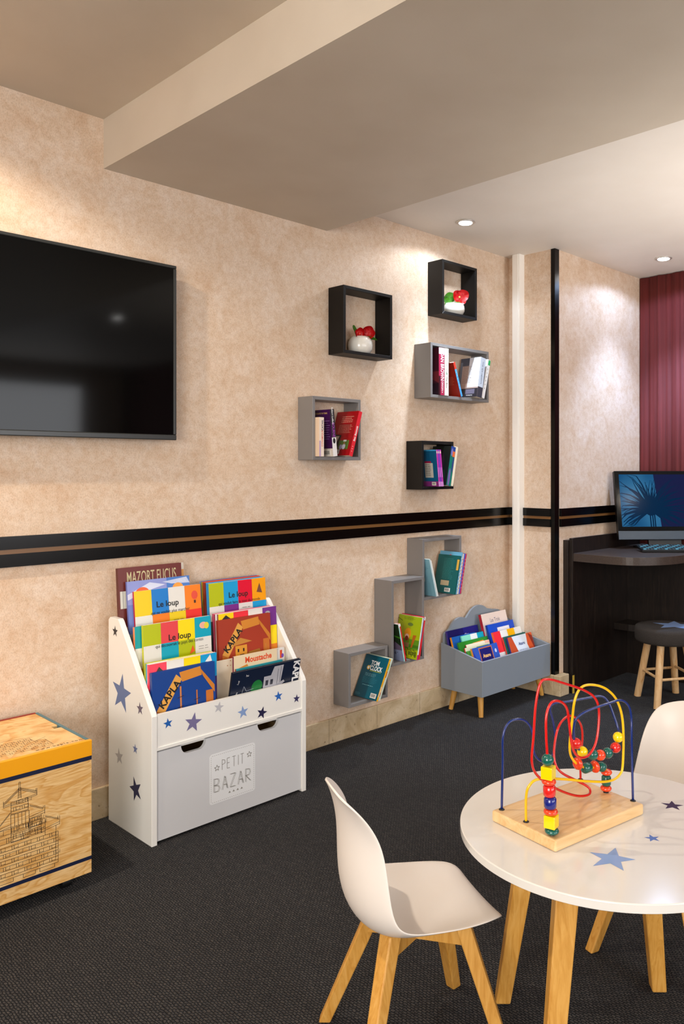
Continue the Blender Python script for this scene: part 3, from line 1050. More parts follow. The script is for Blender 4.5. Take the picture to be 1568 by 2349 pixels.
    LB = {'B': [(0, 0), (0, 1), (.6, .95), (.7, .75), (.55, .55), (0, .5), (.65, .42), (.8, .2), (.6, 0), (0, 0)], 'A': [(0, 0), (.4, 1), (.8, 0), (.62, .35), (.2, .35)], 'Z': [(0, 1), (.8, 1), (0, 0), (.8, 0)],
          'R': [(0, 0), (0, 1), (.6, .95), (.7, .7), (.5, .5), (0, .5), (.75, 0)]}
    x = -.079
    for ch in 'BAZAR':
        for d in (0, .0042):
            stroke([(x + d + p[0] * .027, -.046 - d * .4 + p[1] * .046) for p in LB[ch]], .0013)
        x += .033
    for sx, sz in ((-.066, .036), (.070, .050)):
        P = star_pts(sx, sz, .011)
        for a, b in zip(P, P[1:] + P[:1]):
            line(st, a, b, .002, SMx, ink, .0002)
    for i in range(4):
        xx = -.014 + i * .017
        flat(st, [(xx - .005, -.066), (xx + .005, -.066), (xx, -.059)], SMx, ink, .5, .0002)
    st.build('sticker', dr, label='white square sticker with grey hand lettering and stitched border')
book_rack()

# ================================================================== WALL SHELF BOOKS
GW = 'books on the wall shelves'
def shelf_book(label, xb, z, h, t, w, lean, yfront=2.640, **kw):
    """xb: x of the lowest bottom edge; stands in a shelf showing its side cover and spine"""
    a = R(lean)
    if lean > 0:   # leaning right: right bottom edge rests
        px, pz = xb - t * math.cos(a), z + t * math.sin(a)
    else:
        px, pz = xb, z
    M = Matrix.Translation((px, yfront + w, pz)) @ Matrix.Rotation(a, 4, 'Y') @ Matrix.Rotation(R(-90), 4, 'Z')
    return book(label, w, h, t, M, spine_side='R', group=GW, hard=kw.pop('hard', False), **kw)

# C : novels
z = WS['C'][1] + .0005
shelf_book('thick dark red novel with big white author lettering on its spine', 2.998, z, .238, .042, .112, 0, 2.672, cover='#4a1a28', spine='#b02a50',
           art=[('r', 0, 0, 1, .25, '#2a1420'), ('p', [(0, .25), (.5, .36), (1, .25), (1, .5), (0, .5)], '#7a2a32')],
           spart=[('r', 0, .86, 1, 1, '#e8b8c0'), ('t', 'DAN BROWN', .60, .60, 0.034, '#f4eef0', dict(rot=R(-90), bold=.02, sx=0.66)), ('r', 0, 0, .3, .4, '#40101c'), ('t', 'ORIGIN', .62, .19, 0.018, '#f0e8ea', dict(rot=R(-90), bold=.02, sx=0.8)), ('e', .62, .06, .003, .003, '#ffffff')])
shelf_book('cream novel standing upright right of the thick dark red novel', 3.042, z, .238, .030, .11, 0, 2.672, cover='#cdb2a0', spine='#ece8dd',
           spart=[('t', 'TESS GERRITSEN', .5, .68, 0.013, '#8aa08e', dict(rot=R(-90))), ('t', 'The Bliss', .5, .28, 0.016, '#4c4a46', dict(rot=R(-90))), ('p', [(.4, .50), (.7, .46), (.5, .43)], '#2e8a60')])
shelf_book('red paperback with sky blue spine slumped left in wide grey shelf', 3.165, z, .182, .014, .105, -20, 2.668, cover='#9c2414', spine='#4b9fd8',
           art=[('tx', .2, .35, .8, .6, 6, '#c86a50')], spart=[('r', 0, .8, 1, 1, '#d83a28'), ('tx', .3, .2, .7, .75, 6, '#a8d0f0')])
shelf_book('sea landscape covered paperback leaning right in wide grey shelf', 3.299, z, .213, .040, .135, 9.5, 2.640, cover='#b09a90', spine='#c4cedb',
           art=[('r', 0, .80, .45, 1, '#4a4e5c'), ('r', 0, .0, .12, .9, '#6a7688'), ('r', .45, .25, 1, 1, '#dfe4ec'), ('r', 0, 0, 1, .22, '#2b2a30'), ('tx', .18, .35, .62, .8, 11, '#7a6a68'), ('r', .4, .08, .85, .2, '#6a6678'), ('t', 'romance', .6, .05, .012, '#e8e8ea', {})],
           spart=[('r', 0, 0, 1, .26, '#3a3a44'), ('t', 'THE SEA HEARTS', .5, .62, .016, '#5c6a86', dict(rot=R(-90)))])
shelf_book('white paperback with small green tip, rightmost in the wide grey shelf', 3.331, z, .213, .024, .135, 15, 2.648, cover='#e4e6ea', spine='#f0f0ee',
           spart=[('r', .3, .86, 1, .99, '#1fb060'), ('tx', .35, .2, .6, .8, 6, '#9a9ca4')])
# D
z = WS['D'][1] + .0005
shelf_book('small cream and pink paperback at the left end of grey shelf', 2.2175, z, .168, .026, .10, 0, 2.662, cover='#e2c9b0', spine='#ead9c8',
           spart=[('r', 0, 0, .35, .4, '#b9a0c0'), ('t', 'DYNAMIQUE', .66, .46, .012, '#d84a3a', dict(rot=R(90), bold=.01)), ('t', 'CATAIL', .7, .80, .014, '#22305a', dict(rot=R(90), bold=.02))])
shelf_book('purple paperback with black and white spine in square grey shelf', 2.290, z, .205, .024, .115, -5.5, 2.655, cover='#3c0a4a', spine='#2c2a2c',
           art=[('r', 0, 0, 1, .17, '#d8d0c4'), ('bar', .35, .02, .9, .14), ('t', 'HE WANTS TO TAKE', .45, .92, .0095, '#d8b070', dict(bold=.02)), ('tx', .45, .35, .95, .78, 9, '#8a6aa0')],
           spart=[('r', 0, 0, 1, .40, '#e4e2e0'), ('t', 'BOURNE', .5, .56, .020, '#a03aa8', dict(rot=R(-90), bold=.01, sx=.8)), ('t', 'Robert Ludlum', .5, .86, .012, '#e8e8e8', dict(rot=R(-90), bold=.02)), ('e', .5, .33, .007, .012, '#1c1c1c')])
shelf_book('red paperback leaning right with photos on its back cover', 2.388, z, .208, .020, .145, 16.8, 2.640, cover='#a30812', spine='#e02634',
           art=[('tx', .30, .74, .84, .90, 4, '#e8b8a0'), ('tx', .24, .50, .86, .70, 6, '#e0a08c'), ('p', [(.12, .18), (.38, .16), (.44, .46), (.14, .48)], '#1a1210'), ('p', [(.16, .24), (.26, .24), (.36, .44), (.18, .44)], '#d8cabc'),
                ('r', .40, .14, .86, .34, '#5a7a34'), ('e', .52, .19, .010, .012, '#b0a8c8'), ('e', .66, .20, .011, .013, '#d8d4e0'), ('e', .66, .27, .005, .006, '#b07850'), ('r', .60, .31, .74, .35, '#e6e4e0'), ('bar', .18, .03, .52, .13)],
           spart=[('t', 'Ben Bennett', .5, .50, .014, '#f6e8e6', dict(rot=R(90), bold=.03)), ('tx', .3, .08, .6, .24, 3, '#ffd0c8')])
# E
z = WS['E'][1] + .0005
E_L = ['blue covered book with pink spine, first of the thin trio in black shelf', 'violet spined thin book, middle of the trio in black shelf', 'magenta spined thin book, last of the trio in black shelf']
for i in range(3):
    shelf_book(E_L[i], 2.968 + i * .0125, z, .183, .0105, .105, -6.5, 2.645, cover='#0f5a84', spine=['#c23aa8', '#8a3ac0', '#c038ac'][i],
               art=[] if i else [('r', 0, 0, 1, .14, '#8a3280'), ('bar', .58, .03, .84, .12), ('r', .2, .24, .72, .64, '#c8c2b8'), ('r', .2, .64, .62, .69, '#a8184a'), ('tx', .25, .28, .6, .62, 7, '#5a5650'), ('r', .1, .97, 1, 1, '#3aa8e0')],
               spart=[('r', .2, .90, .8, .96, '#f4e2c8'), ('r', 0, 0, 1, .13, '#d890d8'), ('r', .2, .25, .8, .52, '#d880d4')])
shelf_book('dark floral notebook with teal and violet spine in small black shelf', 3.0475, z, .200, .034, .125, 11.5, 2.637, cover='#171a17', spine='#0f7a6c',
           art=[('e', .3, .3, .012, .05, '#2c2026'), ('e', .62, .55, .014, .045, '#2c2026'), ('e', .75, .2, .012, .04, '#1a3a22'), ('p', [(.42, .85), (.50, .88), (.46, .82)], '#6a6c70')],
           spart=[('r', 0, .8, 1, 1, '#2a4a9a'), ('r', .5, .74, 1, .88, '#e8703a'), ('e', .35, .22, .009, .045, '#6a5fa0'), ('e', .8, .55, .006, .04, '#344a86'), ('e', .3, .85, .006, .02, '#8a7fc0'), ('l', [(.35, .02), (.35, .4)], .001, '#c8b8e0')])
shelf_book('cream spined notebook, rightmost in the small black shelf', 3.066, z, .201, .016, .125, 11.5, 2.637, cover='#e9dfc8', spine='#f2e6cc')
# F
z = WS['F'][1] + .0005
shelf_book('pale blue picture book slumped left in the upper low grey shelf', 2.960, z, .195, .008, .115, -15.5, 2.655, cover='#7fb2c4', spine='#cfe0e4',
           art=[('e', .35, .45, .02, .022, '#e6ead0'), ('e', .35, .46, .012, .010, '#5a7a4a'), ('tx', .4, .7, .85, .8, 3, '#5a8ca0')])
shelf_book('thin white booklet leaning on the pale blue picture book', 2.970, z, .188, .006, .11, -16, 2.655, cover='#e8e8e0', spine='#eef0ea')
FX = [('dark teal book with barcode leaning right in the upper low grey shelf', .008, .195, '#0f5f60', '#0f5a5c', [('bar', .50, .04, .76, .14), ('r', .28, .20, .66, .33, '#c9b894'), ('tx', .30, .36, .80, .92, 14, '#3f8f8c'), ('r', .90, .62, 1, .9, '#e0b048')]),
      ('light blue taller book behind the dark teal one', .009, .212, '#6aaed0', '#7ab8d8', [('e', .5, .9, .008, .006, '#d84a60')]),
      ('cream spined book beside the light blue taller one', .010, .205, '#ded4c4', '#e9e2d2', []),
      ('violet and blue spined book, second from right in the upper low shelf', .010, .205, '#5a3a9a', '#4f6ad0', []),
      ('raspberry red spined book, rightmost in the upper low grey shelf', .009, .203, '#b02a5a', '#d0285a', [])]
xx = 3.0665
for i, (lb, t, h, c, s, art) in enumerate(FX):
    xx += t / math.cos(R(13.2)) + .0006
    shelf_book(lb, xx - .0, z, h, t,   .145, 13.2, 2.628, cover=c, spine=s, art=art, spart=[] if i < 1 else [('tx', .2, .1, .8, .9, 9, ['#ffffff', '#f0f4f6', '#c86a5a', '#e0507a', '#f0a0b8'][i])])
# G
z = WS['G'][1] + .0005
shelf_book('dark green and lilac picture book slumped left in the tall grey shelf', 2.731, z, .185, .008, .105, -12.5, 2.655, cover='#1c3018', spine='#a9d8cc',
           art=[('r', 0, 0, 1, .35, '#8a96b8'), ('p', [(0, .35), (.5, .55), (1, .4), (1, .3), (0, .3)], '#6a5a74'), ('e', .45, .52, .016, .012, '#4a1a14'), ('p', [(0, .7), (1, .62), (1, .66), (0, .75)], '#3a7a1c'), ('t', '- P', .6, .22, .02, '#2a2438', dict(bold=.02, rot=PI))],
           spart=[('r', 0, .92, 1, 1, '#f4f4f4')])
shelf_book('red spined book slumped left beside the dark green picture book', 2.7405, z, .188, .007, .105, -13, 2.655, cover='#d8202a', spine='#e0202c', spart=[('r', 0, .93, 1, 1, '#f4f4f4'), ('r', 0, 0, 1, .06, '#8a1a1e')])
shelf_book('lime green upside-down witch picture book leaning right in the tall shelf', 2.7985, z, .200, .009, .155, 12, 2.629, cover='#a9c412', spine='#e8ece8',
           art=[('r', 0, .22, 1, .45, '#5c9a1e'), ('r', 0, .26, 1, .33, '#3f7e1a'), ('e', .48, .58, .022, .026, '#e8a418'), ('e', .46, .50, .014, .014, '#e2c9b0'), ('e', .46, .46, .011, .012, '#7a2a1c'), ('p', [(.0, .36), (.12, .36), (.1, .54), (.0, .54)], '#c87a24'),
                ('p', [(.68, .26), (.74, .26), (.86, .56), (.72, .56)], '#b86a1e'), ('l', [(.1, .24), (.24, .46)], .003, '#e8902a'), ('l', [(.55, .36), (.56, .48)], .004, '#8a4a1c'), ('e', .55, .80, .018, .008, '#6a8a3a'), ('r', .36, .26, .6, .36, '#8a7a4a'),
                ('t', 'Baba Yaga', .60, .115, .032, '#1c2a14', dict(rot=PI, bold=.01, sx=.85)), ('t', 'The Flying Witch', .60, .20, .015, '#2c4a18', dict(rot=PI, bold=.01)), ('tx', .25, .90, .75, .97, 3, '#5a7a1a'), ('l', [(0, .92), (.2, .86)], .002, '#2c3a10')],
           spart=[('r', 0, 0, 1, .12, '#d0287a'), ('r', 0, .9, 1, 1, '#f0f0f0')])
shelf_book('blue spined thin book behind the lime green upside-down book', 2.8062, z, .200, .007, .150, 12, 2.632, cover='#e8e8e8', spine='#2a6a9a', spart=[('r', 0, 0, 1, .5, '#d82038')])
shelf_book('bright red spined book, rightmost in the tall grey shelf', 2.8160, z, .202, .009, .150, 12, 2.632, cover='#e02430', spine='#e8303a', spart=[('r', 0, .92, 1, 1, '#f0e8e8')])
# H
z = WS['H'][1] + .0005
shelf_book('teal book with clock title leaning right in the lowest grey shelf', 2.5300, z, .197, .010, .155, 25.5, 2.626, cover='#0b5a6c', spine='#f2b41c', 
           art=[('r', 0, 0, .5, 1, '#0a4c5e'), ('t', 'TOM', .50, .82, .029, '#f2f2f2', dict(bold=.03, sx=.85)), ('t', "'CLOCK", .58, .70, .029, '#f2f2f2', dict(bold=.03, sx=.8)), ('e', .27, .70, .010, .010, '#e8b430'), ('e', .27, .70, .006, .006, '#e6e6e8'),
                ('r', .36, .63, .84, .642, '#b8b830'), ('tx', .22, .50, .78, .58, 3, '#7ab4c0'), ('tx', .18, .34, .82, .49, 7, '#2f8494'), ('tx', .24, .28, .76, .31, 1, '#8ac4cc'), ('bar', .70, .04, .94, .15), ('tx', .06, .04, .28, .10, 3, '#5a9aa8')],
           spart=[('r', .2, .1, .8, .34, '#f6d8a0')])
shelf_book('white spined book right of the teal clock book', 2.5392, z, .196, .0078, .150, 25.5, 2.630, cover='#e9e6dc', spine='#e9e2d6', spart=[('r', 0, .72, 1, .88, '#86b428'), ('r', 0, .55, 1, .70, '#c8442c'), ('r', .2, .1, .8, .2, '#c84a6a')])
shelf_book('pale mint spined book, rightmost in the lowest grey shelf', 2.5480, z, .196, .0074, .150, 25.5, 2.630, cover='#cfe4cc', spine='#d6e6d2')

# ================================================================== FLOWER POTS
def petal(mb, c, r, az, el, m, cup=0.35, length=1.25, roll=0.0):
    M = Matrix.Translation(c) @ Matrix.Rotation(az, 4, 'Z') @ Matrix.Rotation(-el, 4, 'Y') @ Matrix.Rotation(roll, 4, 'X')
    nr, na = 6, 16
    vs = []
    for i in range(nr + 1):
        q = i / nr
        for j in range(na):
            t = 2 * PI * j / na
            x = r * length * (0.9 + q * math.cos(t))
            y = r * q * math.sin(t) * (1.05 - 0.25 * q * math.cos(t))
            zz = r * cup * (q * q) + r * 0.10 * q * math.sin(3 * t)
            vs.append((x, y, zz))
    fs = []
    for i in range(nr):
        for j in range(na):
            fs.append((i * na + j, (i + 1) * na + j, (i + 1) * na + (j + 1) % na, i * na + (j + 1) % na))
    mb.add(vs, fs, m, M, True)

def flower_pot(x, y, z, s, label, kind):
    T = thing('flower_pot', label, 'flower pot', (x, y, z), 'red flowers in round white pots')
    pot = MB(mat('#e6e2d8', 0.22, 0.3, name='white_ceramic'))
    prof = [(0.028, 0.0), (0.040, 0.004), (0.0475, 0.016), (0.0495, 0.030), (0.048, 0.043), (0.042, 0.055), (0.034, 0.063), (0.028, 0.065), (0.026, 0.060)]
    if kind:
        prof = [(0.030, 0.0), (0.042, 0.005), (0.049, 0.018), (0.050, 0.028), (0.047, 0.042), (0.042, 0.050), (0.036, 0.051)]
    pot.lathe([(r * s, q * s * (1.08 if not kind else 1.0)) for r, q in prof], (x, y, z), 40)
    pot.build('pot', T)
    red = mat('#b50d12', 0.35, name='red_petal'); grn = mat('#3d7a14', 0.4, name='green_leaf')
    fl = MB(red)
    c0 = Vector((x, y - .010, z + (.072 if not kind else .054) * s))
    VN = Vector((-.45, -.86, -.05)).normalized()
    VX = Vector((VN.y, -VN.x, 0)).normalized() * -1
    VY = VN.cross(VX)
    def rosette(mb, c, r, angs, m, cup=.35, tilt=22, ln=.95):
        B = Matrix(((VX.x, VY.x, VN.x, c[0]), (VX.y, VY.y, VN.y, c[1]), (VX.z, VY.z, VN.z, c[2]), (0, 0, 0, 1)))
        for a, q in angs:
            tmp = MB(m)
            petal(tmp, (0, 0, 0), r * q, R(a), R(tilt), m, cup, ln)
            mb.add([B @ Vector(p) for p in tmp.v], tmp.f, m, None, True)
    if not kind:
        f1 = c0 + Vector((-.020, -.004, .006))
        rosette(fl, f1, .0185, ((100, 1.1), (170, 1.1), (240, .9), (320, .8), (30, .9)), red, .5, 30)
        fl.ball(tuple(f1 + VN * .010), .008, m=mat('#c8281c', .4))
        fl.build('flower', T)
        f2b = MB(red)
        rosette(f2b, c0 + Vector((.020, -.010, .010)), .021, ((10, 1.15), (70, 1.2), (140, .9), (300, .8)), red, .5, 25)
        f2b.build('flower', T)
        lf = MB(grn)
        petal(lf, tuple(c0 + Vector((.018, -.010, -.004))), .020, R(-20), R(-16), grn, 0.2, 1.6)
        lf.build('leaf', T)
        lf = MB(grn)
        petal(lf, tuple(c0 + Vector((-.022, .010, .0))), .020, R(160), R(62), grn, 0.3, 1.3)
        lf.build('leaf', T)
    else:
        f1 = c0 + Vector((.014, -.016, .030))
        rosette(fl, f1, .024, ((150, 1.05), (25, 1.25), (90, .8), (215, .85), (310, 1.05)), red, .25, 12)
        fl.ball(tuple(f1 + VN * .006), .006, m=mat('#e8b060', .4))
        fl.build('flower', T)
        lf = MB(grn)
        rosette(lf, c0 + Vector((-.020, .012, .004)), .036, ((110, 1.0),), grn, .15, 4, .75)
        lf.build('leaf', T)
        lf = MB(grn)
        rosette(lf, c0 + Vector((-.016, .008, .004)), .030, ((210, 1.0),), grn, .15, 8, .8)
        lf.build('leaf', T)
        lf = MB(mat('#86b41c', 0.4))
        petal(lf, tuple(c0 + Vector((-.034, -.014, -.006))), .022, R(-12), R(-4), lf.cur, 0.2, 1.3)
        lf.build('leaf', T)
flower_pot(2.528, 2.740, WS['A'][1], 1.16, 'round white pot with two dark red blooms in the left black shelf', 0)
flower_pot(3.187, 2.738, WS['B'][1], 1.18, 'white pot with large scarlet bloom and broad green leaf in the topmost black shelf', 1)

# ================================================================== BOOK CART
def book_cart():
    X0, X1, YF, YK = 3.125, 3.722, 2.498, 2.770
    Zb = 0.108
    g = mat('#8b95a0', 0.42, name='blue_grey_cart_paint')
    T = thing('book_cart', 'blue grey children\'s book crate on splayed wooden legs beside the corner', 'book crate', ((X0 + X1) / 2, (YF + YK) / 2, 0))
    zt0, zt1 = 0.284, 0.342
    for x in (X0, X1 - .012):
        MB(g).prism([(YF, Zb), (YK, Zb), (YK, zt1), (YF, zt0)], x, x + .012, 'x').build('side_panel', T, bevel=.001)
    MB(g).box(X0 + .012, YF, Zb, X1 - .012, YF + .012, zt0).build('front_panel', T, bevel=.001)
    MB(g).box(X0 + .012, YF + .012, Zb, X1 - .012, YK - .012, Zb + .010).build('bottom_board', T)
    # cloud-shaped back
    cl = []
    def arc(cx, cz, r, a0, a1, n=12):
        for i in range(n + 1):
            a = R(a0 + (a1 - a0) * i / n)
            cl.append((cx + r * math.cos(a), cz + r * math.sin(a)))
    arc(3.172, .350, .048, 190, 100)
    arc(3.268, .358, .098, 148, 62)
    arc(3.420, .390, .112, 135, 50)
    arc(3.565, .362, .100, 92, 20)
    arc(3.672, .352, .046, 90, -10)
    pts = [(X0 + .012, Zb)] + [(min(max(p[0], X0 + .012), X1 - .012), p[1]) for p in cl] + [(X1 - .012, Zb)]
    mb = MB(g)
    # strips down to the base keep the outline exact
    q = [p for i, p in enumerate(pts[1:-1]) if i == 0 or p[0] > max(a[0] for a in pts[1:i + 1]) + 1e-5]
    for a, b in zip(q, q[1:]):
        mb.add([(a[0], YK - .012, Zb), (b[0], YK - .012, Zb), (b[0], YK - .012, b[1]), (a[0], YK - .012, a[1]), (a[0], YK, Zb), (b[0], YK, Zb), (b[0], YK, b[1]), (a[0], YK, a[1])],
               [(0, 1, 2, 3), (5, 4, 7, 6), (3, 2, 6, 7), (0, 4, 5, 1)], None, None, False)
    a, b = q[0], q[-1]
    mb.add([(a[0], YK - .012, Zb), (a[0], YK - .012, a[1]), (a[0], YK, a[1]), (a[0], YK, Zb), (b[0], YK - .012, Zb), (b[0], YK - .012, b[1]), (b[0], YK, b[1]), (b[0], YK, Zb)], [(0, 1, 2, 3), (7, 6, 5, 4)], None, None, False)
    mb.build('cloud_back_panel', T)
    for (fx, fy, tx, ty) in ((3.151, 2.525, 3.165, 2.540), (3.150, 2.725, 3.175, 2.715), (3.690, 2.530, 3.668, 2.545), (3.690, 2.725, 3.668, 2.715)):
        lg = MB(BEECH)
        lg.cyl((fx, fy, 0), (tx, ty, Zb), .0115, .0165, 20)
        lg.build('leg', T)
book_cart()
GC = 'picture books in the blue grey crate'
def cart_book(label, x, ytop, ztop, w, h, t, tilt, yaw=0, **kw):
    return front_book(label, x, ytop, ztop, w, h, t, tilt, GC, **kw)
cart_book('navy night-sky book at the back left of the crate', 3.139, 2.742, .402, .250, .24, .012, 14, cover='#1f1d78', spine='#3a2a86',
          art=[('t', 'Chat', .60, .85, .016, '#e8e6f4', dict(bold=.02)), ('t', 'dans la nuit', .62, .80, .010, '#e8e6f4', {}), ('p', [(.02, 1), (.5, 1), (.6, .4), (0, .4)], '#16145c'), ('e', .82, .80, .005, .003, '#f0eef6'), ('e', .30, .72, .002, .002, '#ffffff'), ('e', .5, .68, .0015, .0015, '#e8d040')])
cart_book('blue book with orange spine in the left of the crate', 3.140, 2.712, .375, .19, .20, .012, 18, cover='#1a62b8', spine='#f09a1c', art=[('e', .42, .84, .012, .008, '#5a5a60')])
cart_book('mint, white and turquoise checkered book in the left of the crate', 3.200, 2.698, .374, .182, .2, .008, 18, cover='#12a4be', spine='#62d0b8', art=[('r', 0, .5, .40, 1, '#86dcc0'), ('r', .40, .5, .70, 1, '#eceeea')])
cart_book('green jungle book with orange tent, left of the crate', 3.145, 2.672, .352, .240, .18, .010, 20, cover='#2c8a28', spine='#2a7a34', art=[('p', [(.34, .62), (.46, .90), (.84, .92), (.92, .62)], '#f0962a'), ('r', .0, .0, 1, .6, '#e8d8b8')])
cart_book('cream booklet with pink edge behind the lion green book', 3.185, 2.652, .338, .190, .16, .006, 20, cover='#ece2c8', spine='#c8384a', art=[('r', .8, .8, 1, 1, '#f4b8a0')])
cart_book('cream booklet with green title strip in the left of the crate', 3.152, 2.632, .330, .20, .16, .007, 20, cover='#e8e6c4', spine='#e0343c', art=[('r', .45, .88, .95, .95, '#7aa83a')])
cart_book('green leafy picture book at the front left corner of the crate', 3.145, 2.612, .318, .085, .15, .008, 20, cover='#58a23a', spine='#3a8a4a', art=[('e', .4, .8, .012, .012, '#a8cc50'), ('e', .6, .6, .010, .010, '#f0c040'), ('r', 0, .0, 1, .45, '#a0d8e0')])
cart_book('blue night picture book with orange framed title panel, front left of the crate', 3.150, 2.585, .335, .205, .17, .012, 20, cover='#3058b8', spine='#f0a03a',
          art=[('p', [(.0, .0), (.28, .0), (.0, 1)], '#2a3aa0'), ('r', .24, .1, .76, .96, '#c8703a'), ('r', .27, .1, .73, .93, '#1b1c6a'), ('t', 'Azuro', .50, .70, .024, '#f4c070', dict(bold=.04)), ('t', "à l'école des", .5, .52, .014, '#f2eef0', dict(bold=.03)), ('t', 'monstres', .5, .38, .014, '#f2eef0', dict(bold=.03)),
               ('e', .88, .78, .008, .010, '#c8d4f0'), ('r', .82, .3, .94, .55, '#a8b8e8'), ('e', .14, .3, .012, .014, '#f08a3a')])
cart_book('cream musketeers book with red spine, tallest at the back right of the crate', 3.385, 2.715, .460, .218, .29, .018, 16, cover='#ecd8cc', spine='#b8202c',
          art=[('t', 'Les Trois', .50, .86, .030, '#4a4a66', dict(sx=.75)), ('t', 'Mousquetaires', .55, .73, .030, '#4a4a66', dict(sx=.72)), ('tx', .1, .4, .9, .62, 4, '#e8c8b8')])
cart_book('royal blue book with white title panel in the right of the crate', 3.385, 2.672, .409, .228, .24, .014, 18, cover='#0f4cc8', spine='#0d3a9c',
          art=[('r', .34, .52, .80, .90, '#eceaf0'), ('t', 'Mon livre', .57, .78, .017, '#2a2a70', dict(bold=.02))])
cart_book('red, white and yellow checkered book in the right of the crate', 3.372, 2.625, .378, .245, .22, .012, 20, cover='#e9e6df', spine='#f0662c',
          art=grid([['#ee2f3a', '#ece9e2'], ['#ece9e2', '#2a2422'], ['#fbb800', '#ece9e2'], ['#ece9e2', '#ece9e2']], 2) + [('t', 'Le loup', .70, .66, .022, '#1c1a18', dict(bold=.03)), ('r', 0, 0, .25, .2, '#18a84a')])
cart_book('thin book with red and teal spine at the right front of the crate', 3.428, 2.600, .348, .20, .19, .008, 20, cover='#1f5a50', spine='#e04030')
cart_book('white and orange feathered picture book at the front right of the crate', 3.445, 2.582, .345, .215, .19, .012, 20, cover='#dfe6ee', spine='#3a3a86',
          art=[('p', [(0, 1), (.16, 1), (.34, .4), (.30, 0), (0, .2)], '#c8502c'), ('p', [(.76, 1), (1, 1), (1, .1), (.86, .2), (.72, .7)], '#d8582a'), ('p', [(.84, 1), (1, .9), (1, .4)], '#8a2a1c'), ('t', 'Azuro', .50, .76, .022, '#1a3a7a', dict(bold=.03)), ('tx', .36, .5, .7, .62, 2, '#a8b4c8'),
               ('p', [(.30, .1), (.36, .35), (.42, .1)], '#2a8ad8'), ('p', [(.56, .1), (.66, .36), (.72, .1)], '#2a8ad8')])

# ================================================================== COMPUTER DESK
def desk():
    T = thing('computer_desk', 'dark walnut corner desk with a rounded worktop carrying the computer', 'desk', (4.2, 2.3, 0))
    MB(WENGE).box(3.823, 2.449, 0, 4.648, WB, .848).build('back_panel', T, bevel=.001)
    MB(WENGE).box(3.838, 2.434, 0, 4.60, 2.449, .859).build('upstand', T, bevel=.001)
    MB(WENGE).box(3.832, 2.424, 0, 3.850, 2.434, .859).build('end_post', T, bevel=.001)
    MB(mat('#c9a83e', .5)).box(3.8315, 2.4232, 0, 3.8502, 2.4245, .10).build('edge_tape', T, label='short yellow strip at the foot of the desk panel')
    pts = [(3.840, 2.434), (3.842, 2.33), (3.846, 2.2), (3.864, 2.115), (3.90, 2.055), (3.95, 2.015), (4.013, 1.980), (4.10, 1.952), (4.20, 1.940), (4.32, 1.945), (4.43, 1.97), (4.52, 2.01), (4.60, 2.07), (4.648, 2.15), (4.648, 2.434)]
    pts = [(p.x, p.y) for p in smooth_path([Vector((a, b, 0)) for a, b in pts[:-1]], 4)] + [pts[-1]]
    MB(WENGEX).prism(pts, .732, .776, 'z').build('worktop', T, bevel=.0015)
    MB(WENGE).box(4.458, 2.05, 0, 4.480, 2.434, .732).build('side_panel', T, bevel=.001)
    MB(WENGE).prism([(4.301, 2.434), (4.303, 2.34), (4.318, 2.27), (4.35, 2.19), (4.40, 2.115), (4.458, 2.06), (4.458, 2.434)], .288, .327, 'z').build('low_shelf', T, bevel=.001)
desk()

